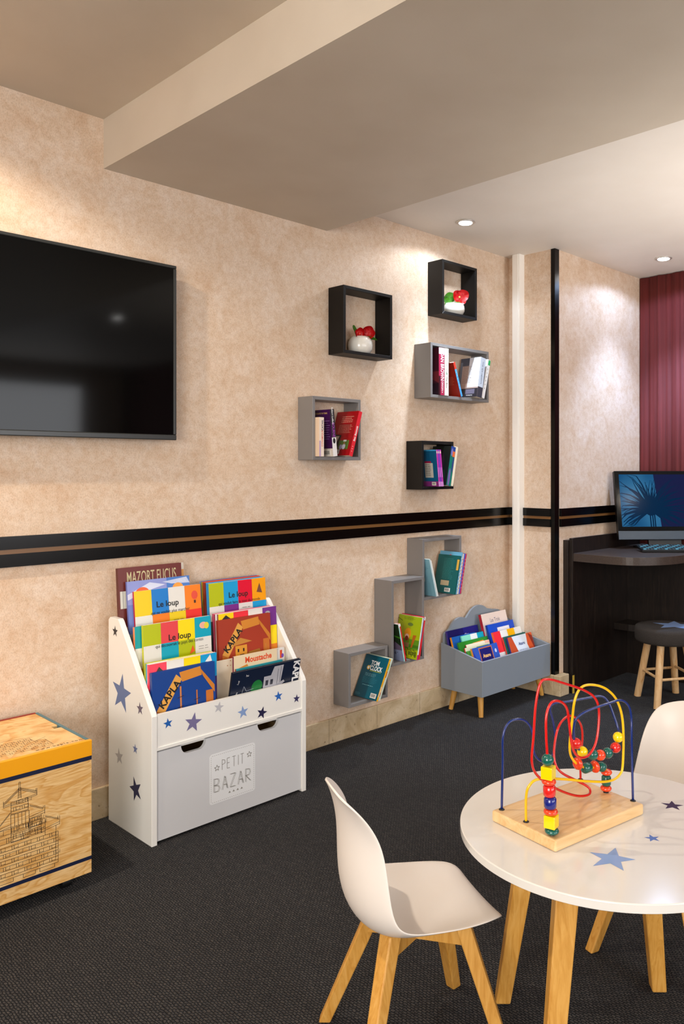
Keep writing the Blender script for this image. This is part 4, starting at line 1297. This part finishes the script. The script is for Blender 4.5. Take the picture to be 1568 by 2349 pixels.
def computer():
    T = thing('computer', 'black all-in-one computer with painted blue screen reflection standing on the dark desk', 'computer', (4.45, 2.20, .776))
    # local frame: x to the right of screen, y into the screen, z up; tilted back
    yaw = R(-43.0)
    base = Matrix.Translation((4.234, 2.364, .830)) @ Matrix.Rotation(yaw, 4, 'Z') @ Matrix.Rotation(R(-13), 4, 'X')
    W, Hh = .56, .413
    hk = MB(mat('#0c0d0f', .3, spec=.3))
    hk.box(0, 0, 0, W, .035, Hh, M=base)
    hk.build('housing', T, bevel=.003)
    gl, nt, b, _, _ = nodes('dark_bezel_glass')
    b.inputs['Base Color'].default_value = lin('#060708')
    b.inputs['Roughness'].default_value = .08
    b.inputs['Specular IOR Level'].default_value = .15
    MB(gl).box(.002, -.0015, .052, W - .002, .0, Hh - .002, M=base).build('bezel', T)
    MB(mat('#3c4650', .3, 0, .5)).box(0, -.004, 0, W, .0, .050, M=base).build('chin', T, bevel=.001)
    # screen: reflected window, palm and curtain painted as a glowing image
    sm, nt, b, _, link = nodes('screen_reflection')
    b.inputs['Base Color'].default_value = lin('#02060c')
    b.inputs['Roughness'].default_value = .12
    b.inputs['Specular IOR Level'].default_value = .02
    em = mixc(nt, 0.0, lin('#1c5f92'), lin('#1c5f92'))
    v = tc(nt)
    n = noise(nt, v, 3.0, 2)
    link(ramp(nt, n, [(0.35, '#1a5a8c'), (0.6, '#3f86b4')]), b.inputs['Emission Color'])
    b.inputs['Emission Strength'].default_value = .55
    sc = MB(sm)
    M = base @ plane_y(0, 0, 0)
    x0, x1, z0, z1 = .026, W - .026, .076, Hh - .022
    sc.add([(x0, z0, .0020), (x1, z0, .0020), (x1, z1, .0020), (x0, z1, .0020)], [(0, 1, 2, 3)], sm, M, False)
    dk, nt, b, _, _ = nodes('screen_reflection_palm')
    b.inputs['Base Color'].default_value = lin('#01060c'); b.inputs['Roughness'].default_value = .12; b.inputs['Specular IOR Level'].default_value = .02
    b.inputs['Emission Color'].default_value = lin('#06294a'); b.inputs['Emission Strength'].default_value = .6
    pr, nt, b, _, _ = nodes('screen_reflection_curtain')
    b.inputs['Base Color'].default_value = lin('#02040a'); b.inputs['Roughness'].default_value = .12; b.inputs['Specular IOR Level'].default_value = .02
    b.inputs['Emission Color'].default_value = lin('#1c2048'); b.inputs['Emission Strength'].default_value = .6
    sc.add([(.262, z0, .0022), (x1, z0, .0022), (x1, z1, .0022), (.235, z1, .0022)], [(0, 1, 2, 3)], pr, M, False)  # curtain reflection painted as a plum area
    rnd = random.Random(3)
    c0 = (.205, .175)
    for i in range(84):  # leaves of the reflected palm, painted as dark strips
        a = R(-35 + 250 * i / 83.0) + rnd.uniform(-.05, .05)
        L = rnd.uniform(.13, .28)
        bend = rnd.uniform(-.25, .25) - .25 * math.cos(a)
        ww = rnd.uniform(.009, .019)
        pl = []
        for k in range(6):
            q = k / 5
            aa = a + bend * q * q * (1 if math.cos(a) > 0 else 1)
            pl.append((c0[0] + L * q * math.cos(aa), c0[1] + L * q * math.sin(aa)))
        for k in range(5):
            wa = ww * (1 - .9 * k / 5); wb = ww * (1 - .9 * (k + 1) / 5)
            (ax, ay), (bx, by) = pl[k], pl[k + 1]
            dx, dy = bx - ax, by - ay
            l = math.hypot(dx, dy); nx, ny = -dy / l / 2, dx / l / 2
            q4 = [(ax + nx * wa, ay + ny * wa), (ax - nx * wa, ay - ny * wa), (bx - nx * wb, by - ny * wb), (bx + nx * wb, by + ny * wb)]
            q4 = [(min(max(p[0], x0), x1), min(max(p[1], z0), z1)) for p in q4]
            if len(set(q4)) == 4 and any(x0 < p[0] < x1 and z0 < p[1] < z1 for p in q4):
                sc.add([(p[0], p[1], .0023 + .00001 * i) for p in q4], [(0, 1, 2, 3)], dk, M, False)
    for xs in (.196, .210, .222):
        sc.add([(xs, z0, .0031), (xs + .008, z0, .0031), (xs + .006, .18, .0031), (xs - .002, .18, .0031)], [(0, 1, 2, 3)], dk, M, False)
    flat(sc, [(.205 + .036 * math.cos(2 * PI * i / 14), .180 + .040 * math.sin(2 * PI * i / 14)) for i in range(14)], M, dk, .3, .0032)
    sc.build('screen', T, label='screen with painted glowing reflection of blue window, dark palm leaves and curtain')
    sd = MB(mat('#0c0c0d', .35))
    sd.box(.19, .035, -.040, .39, .055, .2, M=base)
    sd.build('stand_neck', T, bevel=.003)
    ft = MB(mat('#101112', .3))
    F = Matrix.Translation((4.234, 2.364, .776)) @ Matrix.Rotation(yaw, 4, 'Z')
    ft.box(.12, .0, .0, .44, .10, .012, M=F)
    ft.build('stand_foot', T, bevel=.002)
computer()

def keyboard():
    yaw = R(-46)
    o = (4.140, 2.165, .777)
    T = thing('keyboard', 'black keyboard with teal keys in front of the computer', 'keyboard', o)
    F = Matrix.Translation((o[0], o[1], o[2] + .001)) @ Matrix.Rotation(yaw, 4, 'Z') @ Matrix.Rotation(R(7), 4, 'X')
    MB(mat('#0a0b0c', .35)).box(.03, .115, -.016, .06, .13, 0, M=F).box(.38, .115, -.016, .41, .13, 0, M=F).build('foot', T)
    MB(mat('#0a0b0c', .35)).box(0, 0, 0, .44, .135, .013, M=F).build('base', T, bevel=.002)
    kk = MB(mat('#2f6f80', .35))
    for r in range(6):  # keys alternate between dark and lighter teal
        for c in range(21):
            x = .010 + c * .0201
            y = .012 + r * .0190
            kk.add([(x, y, .013), (x + .0165, y, .013), (x + .0165, y + .0150, .013), (x, y + .0150, .013),
                    (x + .002, y + .002, .0175), (x + .0145, y + .002, .0175), (x + .0145, y + .013, .0175), (x + .002, y + .013, .0175)],
                   [(4, 5, 6, 7), (0, 1, 5, 4), (1, 2, 6, 5), (2, 3, 7, 6), (3, 0, 4, 7)], mat('#17323c', .4) if (r * 2 + c) % 3 else mat('#3f8496', .35), F, False)
    kk.build('keys', T)
keyboard()

# ================================================================== STOOL
def stool():
    c = (4.062, 1.983)
    T = thing('stool', 'round dark grey upholstered stool with four pale wooden legs by the desk', 'stool', (c[0], c[1], 0))
    f1 = m_fabric('charcoal_felt', '#2c2826', '#46413d')
    f2 = m_fabric('blue_felt', '#5a7098', '#8098c0')
    zt = .404
    cu = MB(f1)
    cu.lathe([(.145, -.082), (.160, -.080), (.166, -.070), (.167, -.020), (.163, -.006), (.155, -.001), (.12, .0015)], (c[0], c[1], zt), 48)
    cu.build('cushion', T)
    st = MB(f2)
    # big five-pointed star panel sewn in the top
    flat(st, star_pts(0, 0, .118, R(8), .45), plane_z(c[0] + .028, c[1] - .030, zt + .0022), f2)
    st.build('star_patch', T, label='large blue star sewn on the seat')
    feet = [(4.040, 2.143), (3.884, 1.949), (4.241, 2.017), (4.085, 1.823)]
    tops = []
    for f in feet:
        t = (c[0] + (f[0] - c[0]) * .62, c[1] + (f[1] - c[1]) * .62)
        tops.append(t)
        lg = MB(LOG)
        lg.cyl((f[0], f[1], 0), (t[0], t[1], zt - .082), .0185, .0195, 16)
        lg.build('leg', T)
    zz = .150
    def at(i, z):
        k = z / (zt - .082)
        return (feet[i][0] + (tops[i][0] - feet[i][0]) * k, feet[i][1] + (tops[i][1] - feet[i][1]) * k, z)
    for a, b, z in ((0, 1, .150), (1, 3, .143), (3, 2, .158), (2, 0, .148)):
        MB(LOG).cyl(at(a, z), at(b, z), .0075, .0075, 12).build('stretcher', T)
stool()

# ================================================================== TOY CHEST
def toy_chest():
    X0, X1, YF, YK, Z0, Z1 = .535, 1.081, 2.355, 2.752, .041, .435
    T = thing('toy_chest', 'pine block chest with yellow band, navy stripes and castle drawing, at the left edge', 'toy chest', ((X0 + X1) / 2, (YF + YK) / 2, 0))
    fr = MB(PINE)
    fr.box(X0, YF, Z0, X1, YF + .012, .3895)
    ink = '#17151a'
    navy = mat('#141d3c', .4)
    fr.box(X0, YF - .0006, .3775, X1, YF, .3895, navy)
    fr.box(X0, YF - .0006, .080, X1, YF, .0905, navy)
    M = plane_y(0, YF - .0003, 0)
    def L(a, b, w=.0011):
        line(fr, a, b, w, M, ink)
    # block castle: tower with sloping roofs and courses of slabs
    def courses(x0, x1, za, zb, n, off=0.0):
        dz = (zb - za) / n
        for i in range(n + 1):
            z = za + i * dz
            L((x0, z), (x1, z))
            if i < n:
                L((x0, z + dz * .42), (x1, z + dz * .42))
                k = max(2, int((x1 - x0) / .034))
                for j in range(k):
                    xx = x0 + (j + .3 + (i % 2) * .35) * (x1 - x0) / k
                    L((xx, z + dz * .42), (xx, z + dz)); L((xx + .006, z + dz * .42), (xx + .006, z + dz))
                    L((xx + .006, z + dz * .55), (xx + .017, z + dz * .55), .0008); L((xx + .017, z + dz * .42), (xx + .017, z + dz), .0008)
        L((x0, za), (x0, zb)); L((x1, za), (x1, zb))
    courses(.775, .982, .106, .196, 5)
    courses(.790, .945, .196, .245, 2)
    courses(.852, .900, .205, .248, 2)
    for j in range(6):
        x = .852 + j * .0098
        L((x, .248), (x - .0008, .282))
    L((.850, .282), (.900, .282)); L((.850, .248), (.902, .248))
    courses(.852, .898, .284, .318, 2)
    # roofs
    def roof(xa, za, xb, zb, xc, zc):
        for d in (0, .003, .006):
            L((xa, za - d), (xb, zb - d)); L((xb, zb - d), (xc, zc - d))
        L((xa, za - .008), (xc, zc - .008)); L((xa, za - .012), (xc, zc - .012))
        L((xa, za - .012), (xa, za + .006)); L((xc, zc - .012), (xc, zc + .008)); L((xc - .003, zc), (xc - .003, zc + .008))
    roof(.832, .320, .875, .352, .922, .330)
    for q in range(6):
        L((.871, .326 + q * .0045), (.879, .326 + q * .0045))
    L((.871, .322), (.872, .352)); L((.879, .322), (.878, .352))
    L((.873, .352), (.873, .368)); L((.877, .352), (.877, .368)); L((.873, .368), (.877, .368))
    for d in (0, .003):
        L((.902, .296 - d), (.940, .276 - d)); L((.850, .290 - d), (.815, .254 - d)); L((.945, .252 - d), (.984, .232 - d))
    L((.902, .262), (.944, .268)); L((.902, .256), (.944, .262)); L((.944, .258), (.944, .282)); L((.940, .276), (.940, .282)); L((.902, .258), (.903, .210)); L((.934, .260), (.934, .206))
    L((.934, .214), (.986, .222)); L((.934, .208), (.986, .216)); L((.986, .214), (.986, .240)); L((.981, .232), (.981, .240)); L((.976, .214), (.975, .120))
    courses(.905, .934, .210, .256, 3)
    L((.812, .248), (.812, .262)); L((.805, .250), (.851, .256)); L((.805, .244), (.851, .250))
    for (a, b) in ((.885, .918), (.930, .972), (.820, .858)):
        L((a, .106), (a, .096)); L((a, .096), (b, .096)); L((b, .096), (b, .106))
    fr.build('front_panel', T)
    MB(mat('#f2a508', .4, name='yellow_painted_pine')).box(X0, YF - .001, .3895, X1 + .001, YF + .013, Z1 + .001).build('yellow_band', T, bevel=.0008)
    MB(mat('#4a7480', .45)).box(X1 - .010, YF + .013, Z0, X1, YK, Z1 + .0005).build('side_panel', T, bevel=.0005)
    MB(mat('#4a7480', .45)).box(X0, YF + .013, Z0, X0 + .010, YK, Z1 + .0005).build('side_panel', T, bevel=.0005)
    MB(mat('#8a2a20', .45)).box(X0 + .010, YK - .006, Z0, X1 - .010, YK, Z1 + .002).build('back_panel', T)
    # two-part lid with a finger notch between the boards
    l1 = MB(PINE)
    l1.box(X0 + .010, YF + .013, Z1 - .012, X1 - .010, 2.5470, Z1 - .001)
    MZ = plane_z(0, 0, Z1 - .0007)
    def LZ(a, b, w=.0010):
        line(l1, a, b, w, MZ, ink)
    rn = random.Random(5)
    for (xa, xb, ya, yb, n) in ((.78, .99, 2.405, 2.470, 5), (.84, .96, 2.470, 2.510, 3)):
        for i in range(n + 1):
            yy = ya + (yb - ya) * i / n
            LZ((xa, yy), (xb, yy))
            for j in range(7):
                xx = xa + (xb - xa) * (j + .5 * (i % 2)) / 7
                if i < n:
                    LZ((xx, yy), (xx, yy + (yb - ya) / n)); LZ((xx + .006, yy), (xx + .006, yy + (yb - ya) / n))
        LZ((xa, ya), (xa, yb)); LZ((xb, ya), (xb, yb))
    LZ((.96, 2.470), (1.0, 2.490)); LZ((.84, 2.510), (.90, 2.535)); LZ((.90, 2.535), (.97, 2.512))
    put_text(l1, 'www.kapla.com', plane_z(1.000, 2.388, Z1 - .0006), .017, ink, space=1.3)
    l1.build('lid_board', T, bevel=.0006)
    l2 = MB(PINE)
    l2.box(X0 + .010, 2.5500, Z1 - .012, X1 - .030, YK - .006, Z1 - .001)
    l2.box(X1 - .030, 2.575, Z1 - .012, X1 - .010, YK - .006, Z1 - .001)
    l2.build('lid_board', T, bevel=.0006)
    MB(PINE).box(X0 + .010, YF + .012, Z0, X1 - .010, YK - .006, Z0 + .010).build('bottom_board', T)
    for x in (X0 + .07, X1 - .06):
        for y in (YF + .05, YK - .06):
            w_ = MB(mat('#0d0d0e', .5))
            w_.cyl((x - .012, y, .0175), (x + .012, y, .0175), .0175, .0175, 18)
            w_.box(x - .018, y - .016, .030, x + .018, y + .016, Z0)
            w_.build('caster', T)
toy_chest()

# ================================================================== ROUND TABLE
TC = (1.531, .878)
TZ = .490
def round_table():
    T = thing('round_table', 'low round white children\'s table with blue stars and wooden legs', 'table', (TC[0], TC[1], 0))
    tp = MB(LACQ)
    r = .3175
    tp.lathe([(r - .020, -.0180), (r - .002, -.0180), (r, -.0165), (r, -.0020), (r - .0006, -.0008), (r - .002, 0.0), (r - .02, 0.0)], (TC[0], TC[1], TZ), 144, smooth=False)
    big = [(1.443, .813), None, (1.426, .760), None, (1.371, .755), None, (1.347, .807), None, (1.391, .841)]
    out = [(1.391, .841), (1.443, .813), (1.426, .760), (1.371, .755), (1.347, .807)]
    cx, cy = 1.3985, .795
    def star5(o, cx, cy):
        pts = []
        for i in range(5):
            a = o[i]; b = o[(i + 1) % 5]
            m = ((a[0] + b[0]) / 2, (a[1] + b[1]) / 2)
            pts += [a, (cx + (m[0] - cx) * .50, cy + (m[1] - cy) * .50)]
        return pts
    flat(tp, [(p[0] - TC[0], p[1] - TC[1]) for p in star5(out, cx, cy)], plane_z(TC[0], TC[1], TZ + .0003), '#7f9ed0', .2)
    flat(tp, star_pts(1.532 - TC[0], .779 - TC[1], .0165, R(30)), plane_z(TC[0], TC[1], TZ + .0003), '#4c6cb4', .2)
    flat(tp, star_pts(1.711 - TC[0], .822 - TC[1], .026, R(10)), plane_z(TC[0], TC[1], TZ + .0003), '#2a1f42', .2)
    flat(tp, star_pts(1.66 - TC[0], .70 - TC[1], .05, R(40)), plane_z(TC[0], TC[1], TZ + .0003), '#a9b4d6', .2)
    tp.build('tabletop', T)
    a0 = R(4.75)
    for i in range(4):
        a = a0 + i * PI / 2
        d = (math.cos(a), math.sin(a))
        lg = MB(BEECH)
        f = (TC[0] + d[0] * .268, TC[1] + d[1] * .268)
        t = (TC[0] + d[0] * .185, TC[1] + d[1] * .185)
        lg.frust((f[0], f[1], .003), (t[0], t[1], TZ - .018), .034, .046, a + R(38))
        lo = lg.build('leg', T, bevel=.003)
        MB(mat('#dddad4', .5)).cyl((f[0], f[1], 0), (f[0], f[1], .003), .010, .010, 14).build('glide', lo)
    ap = MB(BEECH)
    for i in range(2):
        a = a0 + i * PI / 2
        M = Matrix.Translation((TC[0], TC[1], TZ - .045)) @ Matrix.Rotation(a, 4, 'Z')
        ap.box(-.185, -.011, -.012 + .0005 * i, .185, .011, .027, M=M)
    ap.build('cross_brace', T)
round_table()

# ================================================================== BEAD MAZE
def bead_maze():
    ang = R(-8.5)
    o = (1.495, .956, TZ)
    T = thing('bead_maze', 'wooden bead maze toy with red, yellow and blue wires on the round table', 'toy', o, rotz=ang)
    bd = MB(BEECHX)
    bd.box(-.1425, -.091, 0.0005, .1425, .091, .0245)
    bd.build('base_board', T, bevel=.0045, local=True, segs=3)
    H0 = .0245
    BLUE= [(-0.124, 0.079, -0.0), (-0.123, 0.077, 0.102), (-0.123, 0.076, 0.158), (-0.108, 0.075, 0.184), (-0.081, 0.073, 0.188), (-0.054, 0.072, 0.176), (-0.038, 0.07, 0.15), (-0.036, 0.068, 0.108), (-0.017, 0.067, 0.085), (0.004, 0.065, 0.082), (0.021, 0.063, 0.093), (0.027, 0.062, 0.126), (0.017, 0.06, 0.168), (0.004, 0.057, 0.2), (0.018, 0.055, 0.209), (0.048, 0.046, 0.209), (0.105, 0.037, 0.209), (0.146, 0.029, 0.208), (0.161, 0.02, 0.193), (0.167, 0.008, 0.161), (0.168, -0.003, 0.134), (0.154, -0.015, 0.123), (0.139, -0.017, 0.105), (0.106, -0.02, 0.1), (0.066, -0.022, 0.106), (0.026, -0.025, 0.119), (-0.005, -0.027, 0.138), (-0.017, -0.03, 0.163), (-0.021, -0.035, 0.194), (-0.013, -0.04, 0.209), (0.014, -0.045, 0.218), (0.073, -0.05, 0.223), (0.11, -0.053, 0.224), (0.132, -0.057, 0.21), (0.139, -0.06, 0.183), (0.135, -0.064, 0.132), (0.136, -0.067, -0.0)]
    RED= [(0.139, 0.084, 0.0), (0.133, 0.079, 0.053), (0.134, 0.074, 0.106), (0.121, 0.07, 0.14), (0.089, 0.065, 0.164), (0.057, 0.06, 0.167), (0.023, 0.051, 0.152), (0.002, 0.043, 0.112), (-0.003, 0.034, 0.082), (0.011, 0.026, 0.062), (0.051, 0.017, 0.038), (0.079, 0.009, 0.019), (0.068, 0.0, 0.01), (0.027, -0.004, 0.018), (-0.027, -0.008, 0.042), (-0.08, -0.012, 0.074), (-0.119, -0.016, 0.105), (-0.135, -0.02, 0.137), (-0.132, -0.022, 0.186), (-0.127, -0.023, 0.247), (-0.116, -0.025, 0.291), (-0.096, -0.027, 0.298), (-0.05, -0.028, 0.283), (0.017, -0.03, 0.256), (0.05, -0.034, 0.232), (0.057, -0.037, 0.198), (0.043, -0.041, 0.145), (0.015, -0.044, 0.122), (-0.021, -0.048, 0.126), (-0.046, -0.051, 0.153), (-0.061, -0.055, 0.207), (-0.071, -0.057, 0.241), (-0.094, -0.059, 0.259), (-0.121, -0.061, 0.262), (-0.138, -0.063, 0.241), (-0.141, -0.065, 0.199), (-0.139, -0.067, 0.151), (-0.128, -0.069, -0.0)]
    YEL= [(-0.126, 0.005, -0.0), (-0.131, 0.0, 0.053), (-0.127, -0.005, 0.078), (-0.104, -0.01, 0.088), (-0.035, -0.015, 0.073), (0.036, -0.02, 0.053), (0.111, -0.02, 0.035), (0.15, -0.02, 0.04), (0.162, -0.02, 0.065), (0.162, -0.02, 0.154), (0.142, -0.02, 0.208), (0.107, -0.017, 0.241), (0.064, -0.013, 0.257), (0.03, -0.01, 0.256), (0.013, -0.007, 0.232), (0.009, -0.003, 0.19), (0.004, 0.0, 0.128), (0.014, 0.0, 0.1), (0.039, 0.0, 0.08), (0.071, 0.0, 0.068), (0.102, 0.0, 0.065), (0.122, 0.0, 0.055), (0.13, 0.0, 0.042), (0.127, 0.0, 0.0)]
    for nm, path, c, r in (('blue', BLUE, '#06256a', .0027), ('red', RED, '#cc1410', .0027), ('yellow', YEL, '#f2bd05', .0028)):
        mb = MB(mat(c, .25, .5))
        mb.tube([(p[0], p[1], p[2] + H0) for p in path], r, 12)
        mb.build('wire', T, local=True, label=nm + ' bent wire')
        for p in (path[0], path[-1]):
            MB(mat('#14110f', .4)).lathe([(.0062, 0), (.0062, .001), (.0048, .0022), (.003, .0026)], (p[0], p[1], H0), 18).build('grommet', T, local=True)
    RD, YL, GR, OR, BL = '#d6201a', '#f4d000', '#0c5a50', '#e2401a', '#121f78'
    def bead(kind, p, c, s=1.0, ax='z'):
        mb = MB(mat(c, .22, .5))
        x, y, z = p[0], p[1], p[2] + H0
        M = Matrix.Translation((x, y, z))
        if ax == 'x':
            M = M @ Matrix.Rotation(R(90), 4, 'Y')
        r = .0118 * s
        if kind == 'ball':
            mb.ball((0, 0, 0), r, M=M, n=24)
        elif kind == 'disc':
            mb.lathe([(.0035, -.0055), (r * .75, -.0055), (r * 1.06, -.003), (r * 1.15, 0), (r * 1.06, .003), (r * .75, .0055), (.0035, .0055)], (0, 0, 0), 24, M=M)
        elif kind == 'cyl':
            mb.lathe([(.0035, -.0115), (r * .75, -.0115), (r * .98, -.008), (r * 1.0, 0), (r * .98, .008), (r * .75, .0115), (.0035, .0115)], (0, 0, 0), 24, M=M)
        elif kind == 'cube':
            q = .0118
            mb.box(-q, -q, -.0125, q, q, .0125, M=M @ Matrix.Rotation(R(20), 4, 'Z'))
            return mb.build('bead', T, local=True, bevel=.0015, label='yellow cube bead')
        mb.build('bead', T, local=True)
    # string on the blue wire
    for p, c in (((0.151, -0.015, 0.124), YL), ((0.138, -0.018, 0.104), RD), ((0.108, -0.02, 0.099), GR), ((0.080, -0.022, 0.101), OR), ((0.052, -0.024, 0.109), GR), ((0.014, -0.027, 0.124), YL), ((-0.010, -0.03, 0.148), RD)):
        bead('ball', p, c, 1.0)
    # string on the yellow wire
    bead('disc', (.030, 0, .087), OR, 1.0, 'x'); bead('cyl', (.060, 0, .071), GR, .95, 'x'); bead('disc', (.088, 0, .067), OR, 1.0, 'x'); bead('ball', (.112, 0, .061), GR, .95)
    bead('disc', (.1285, 0, .0455), OR, .95); bead('cyl', (.128, 0, .027), GR, .92); bead('disc', (.127, 0, .0095), OR, .95)
    # stack on the red wire at the front corner
    xw = lambda z: (-.128 - .011 * min(z / .151, 1), -.069 + .002 * z / .15)
    z = .0085
    for kind, c, hgt in (('disc', GR, .012), ('cube', YL, .026), ('disc', OR, .012), ('cyl', BL, .024), ('cyl', RD, .024), ('disc', OR, .012), ('cube', YL, .026), ('ball', GR, .0236)):
        zz = z + (hgt / 2 - .006 if z > .01 else 0)
        x, y = xw(zz)
        bead(kind, (x, y, zz), c, 1.08 if kind != 'ball' else 1.05)
        z = zz + hgt / 2 + .0062 if z > .01 else z + .0062 + .006
        if kind == 'disc' and c == GR:
            z = .0155 + .006
bead_maze()

# ================================================================== CHAIRS
def make_chair(label, c, yaw):
    T = thing('child_chair', label, 'chair', (c[0], c[1], 0), 'white moulded chairs around the round table', rotz=yaw)
    # (s, z, half width, forward lift, upward lift at the rim)
    prof = [(.168, .272, .078, .0, .004), (.164, .290, .108, .0, .006), (.150, .301, .127, .0, .008), (.115, .303, .143, .0, .010), (.06, .294, .153, .0, .022), (.0, .284, .156, .0, .038),
            (-.06, .278, .156, .008, .050), (-.105, .286, .153, .026, .050), (-.138, .314, .148, .046, .038), (-.154, .358, .142, .056, .018), (-.160, .410, .134, .058, .006),
            (-.161, .460, .125, .056, .0), (-.163, .500, .117, .050, .0), (-.168, .535, .109, .036, .0), (-.176, .565, .098, .022, -.004), (-.184, .585, .082, .012, -.010), (-.188, .592, .060, .006, -.012)]
    nu = 10
    vs, fs = [], []
    for (s, z, hw, ls, lz) in prof:
        for i in range(nu + 1):
            u = -1 + 2 * i / nu
            q = abs(u) ** 2.2
            vs.append((s + ls * q, hw * u * (1 - .02 * q), z + lz * q))
    for j in range(len(prof) - 1):
        for i in range(nu):
            a = j * (nu + 1) + i
            fs.append((a, a + 1, a + nu + 2, a + nu + 1))
    sh = MB(PLASTIC)
    sh.add(vs, fs, None, None, True)
    o = sh.build('seat_shell', T, local=True)
    so = o.modifiers.new('thickness', 'SOLIDIFY')
    so.thickness = .0055
    so.offset = -1.0
    ss = o.modifiers.new('smooth', 'SUBSURF')
    ss.levels = 2; ss.render_levels = 2
    zt = .288
    for sx, sy in ((-1, 1), (-1, -1), (1, 1), (1, -1)):
        f = (sx * .160, sy * .140)
        t = (sx * .086, sy * .062) if sx > 0 else (sx * .070, sy * .050)
        lg = MB(BEECH)
        lg.frust((f[0], f[1], 0), (t[0], t[1], zt - .006), .026, .034, R(22) * sx * sy)
        lg.build('leg', T, local=True, bevel=.003)
    br = MB(BEECH)
    for sy in (1, -1):
        a = math.atan2(sy * .062, .086)
        br.box(-.108, -.012, 0, .108, .012, .036, M=Matrix.Translation((0, 0, zt - .056 - .0004 * sy)) @ Matrix.Rotation(a, 4, 'Z'))
    br.build('cross_brace', T, local=True)
    br = MB(mat('#2a2a2c', .5))
    br.box(-.05, -.05, zt - .024, .05, .05, .274)
    br.build('seat_mount', T, local=True)
    return T
ch = make_chair('white moulded child chair in front, left of the round table', (1.269, 1.205), R(-24.75))
def copy_tree(o, parent=None):
    c = o.copy()
    COL.objects.link(c)
    if parent is not None:
        c.parent = parent
    for k_ in list(o.children):
        copy_tree(k_, c)
    return c
c2 = copy_tree(ch)
c2['label'] = 'white moulded child chair behind the round table, cut by the right edge'
c2.matrix_basis = Matrix.Translation((1.998, .972, 0)) @ Matrix.Rotation(R(185), 4, 'Z')
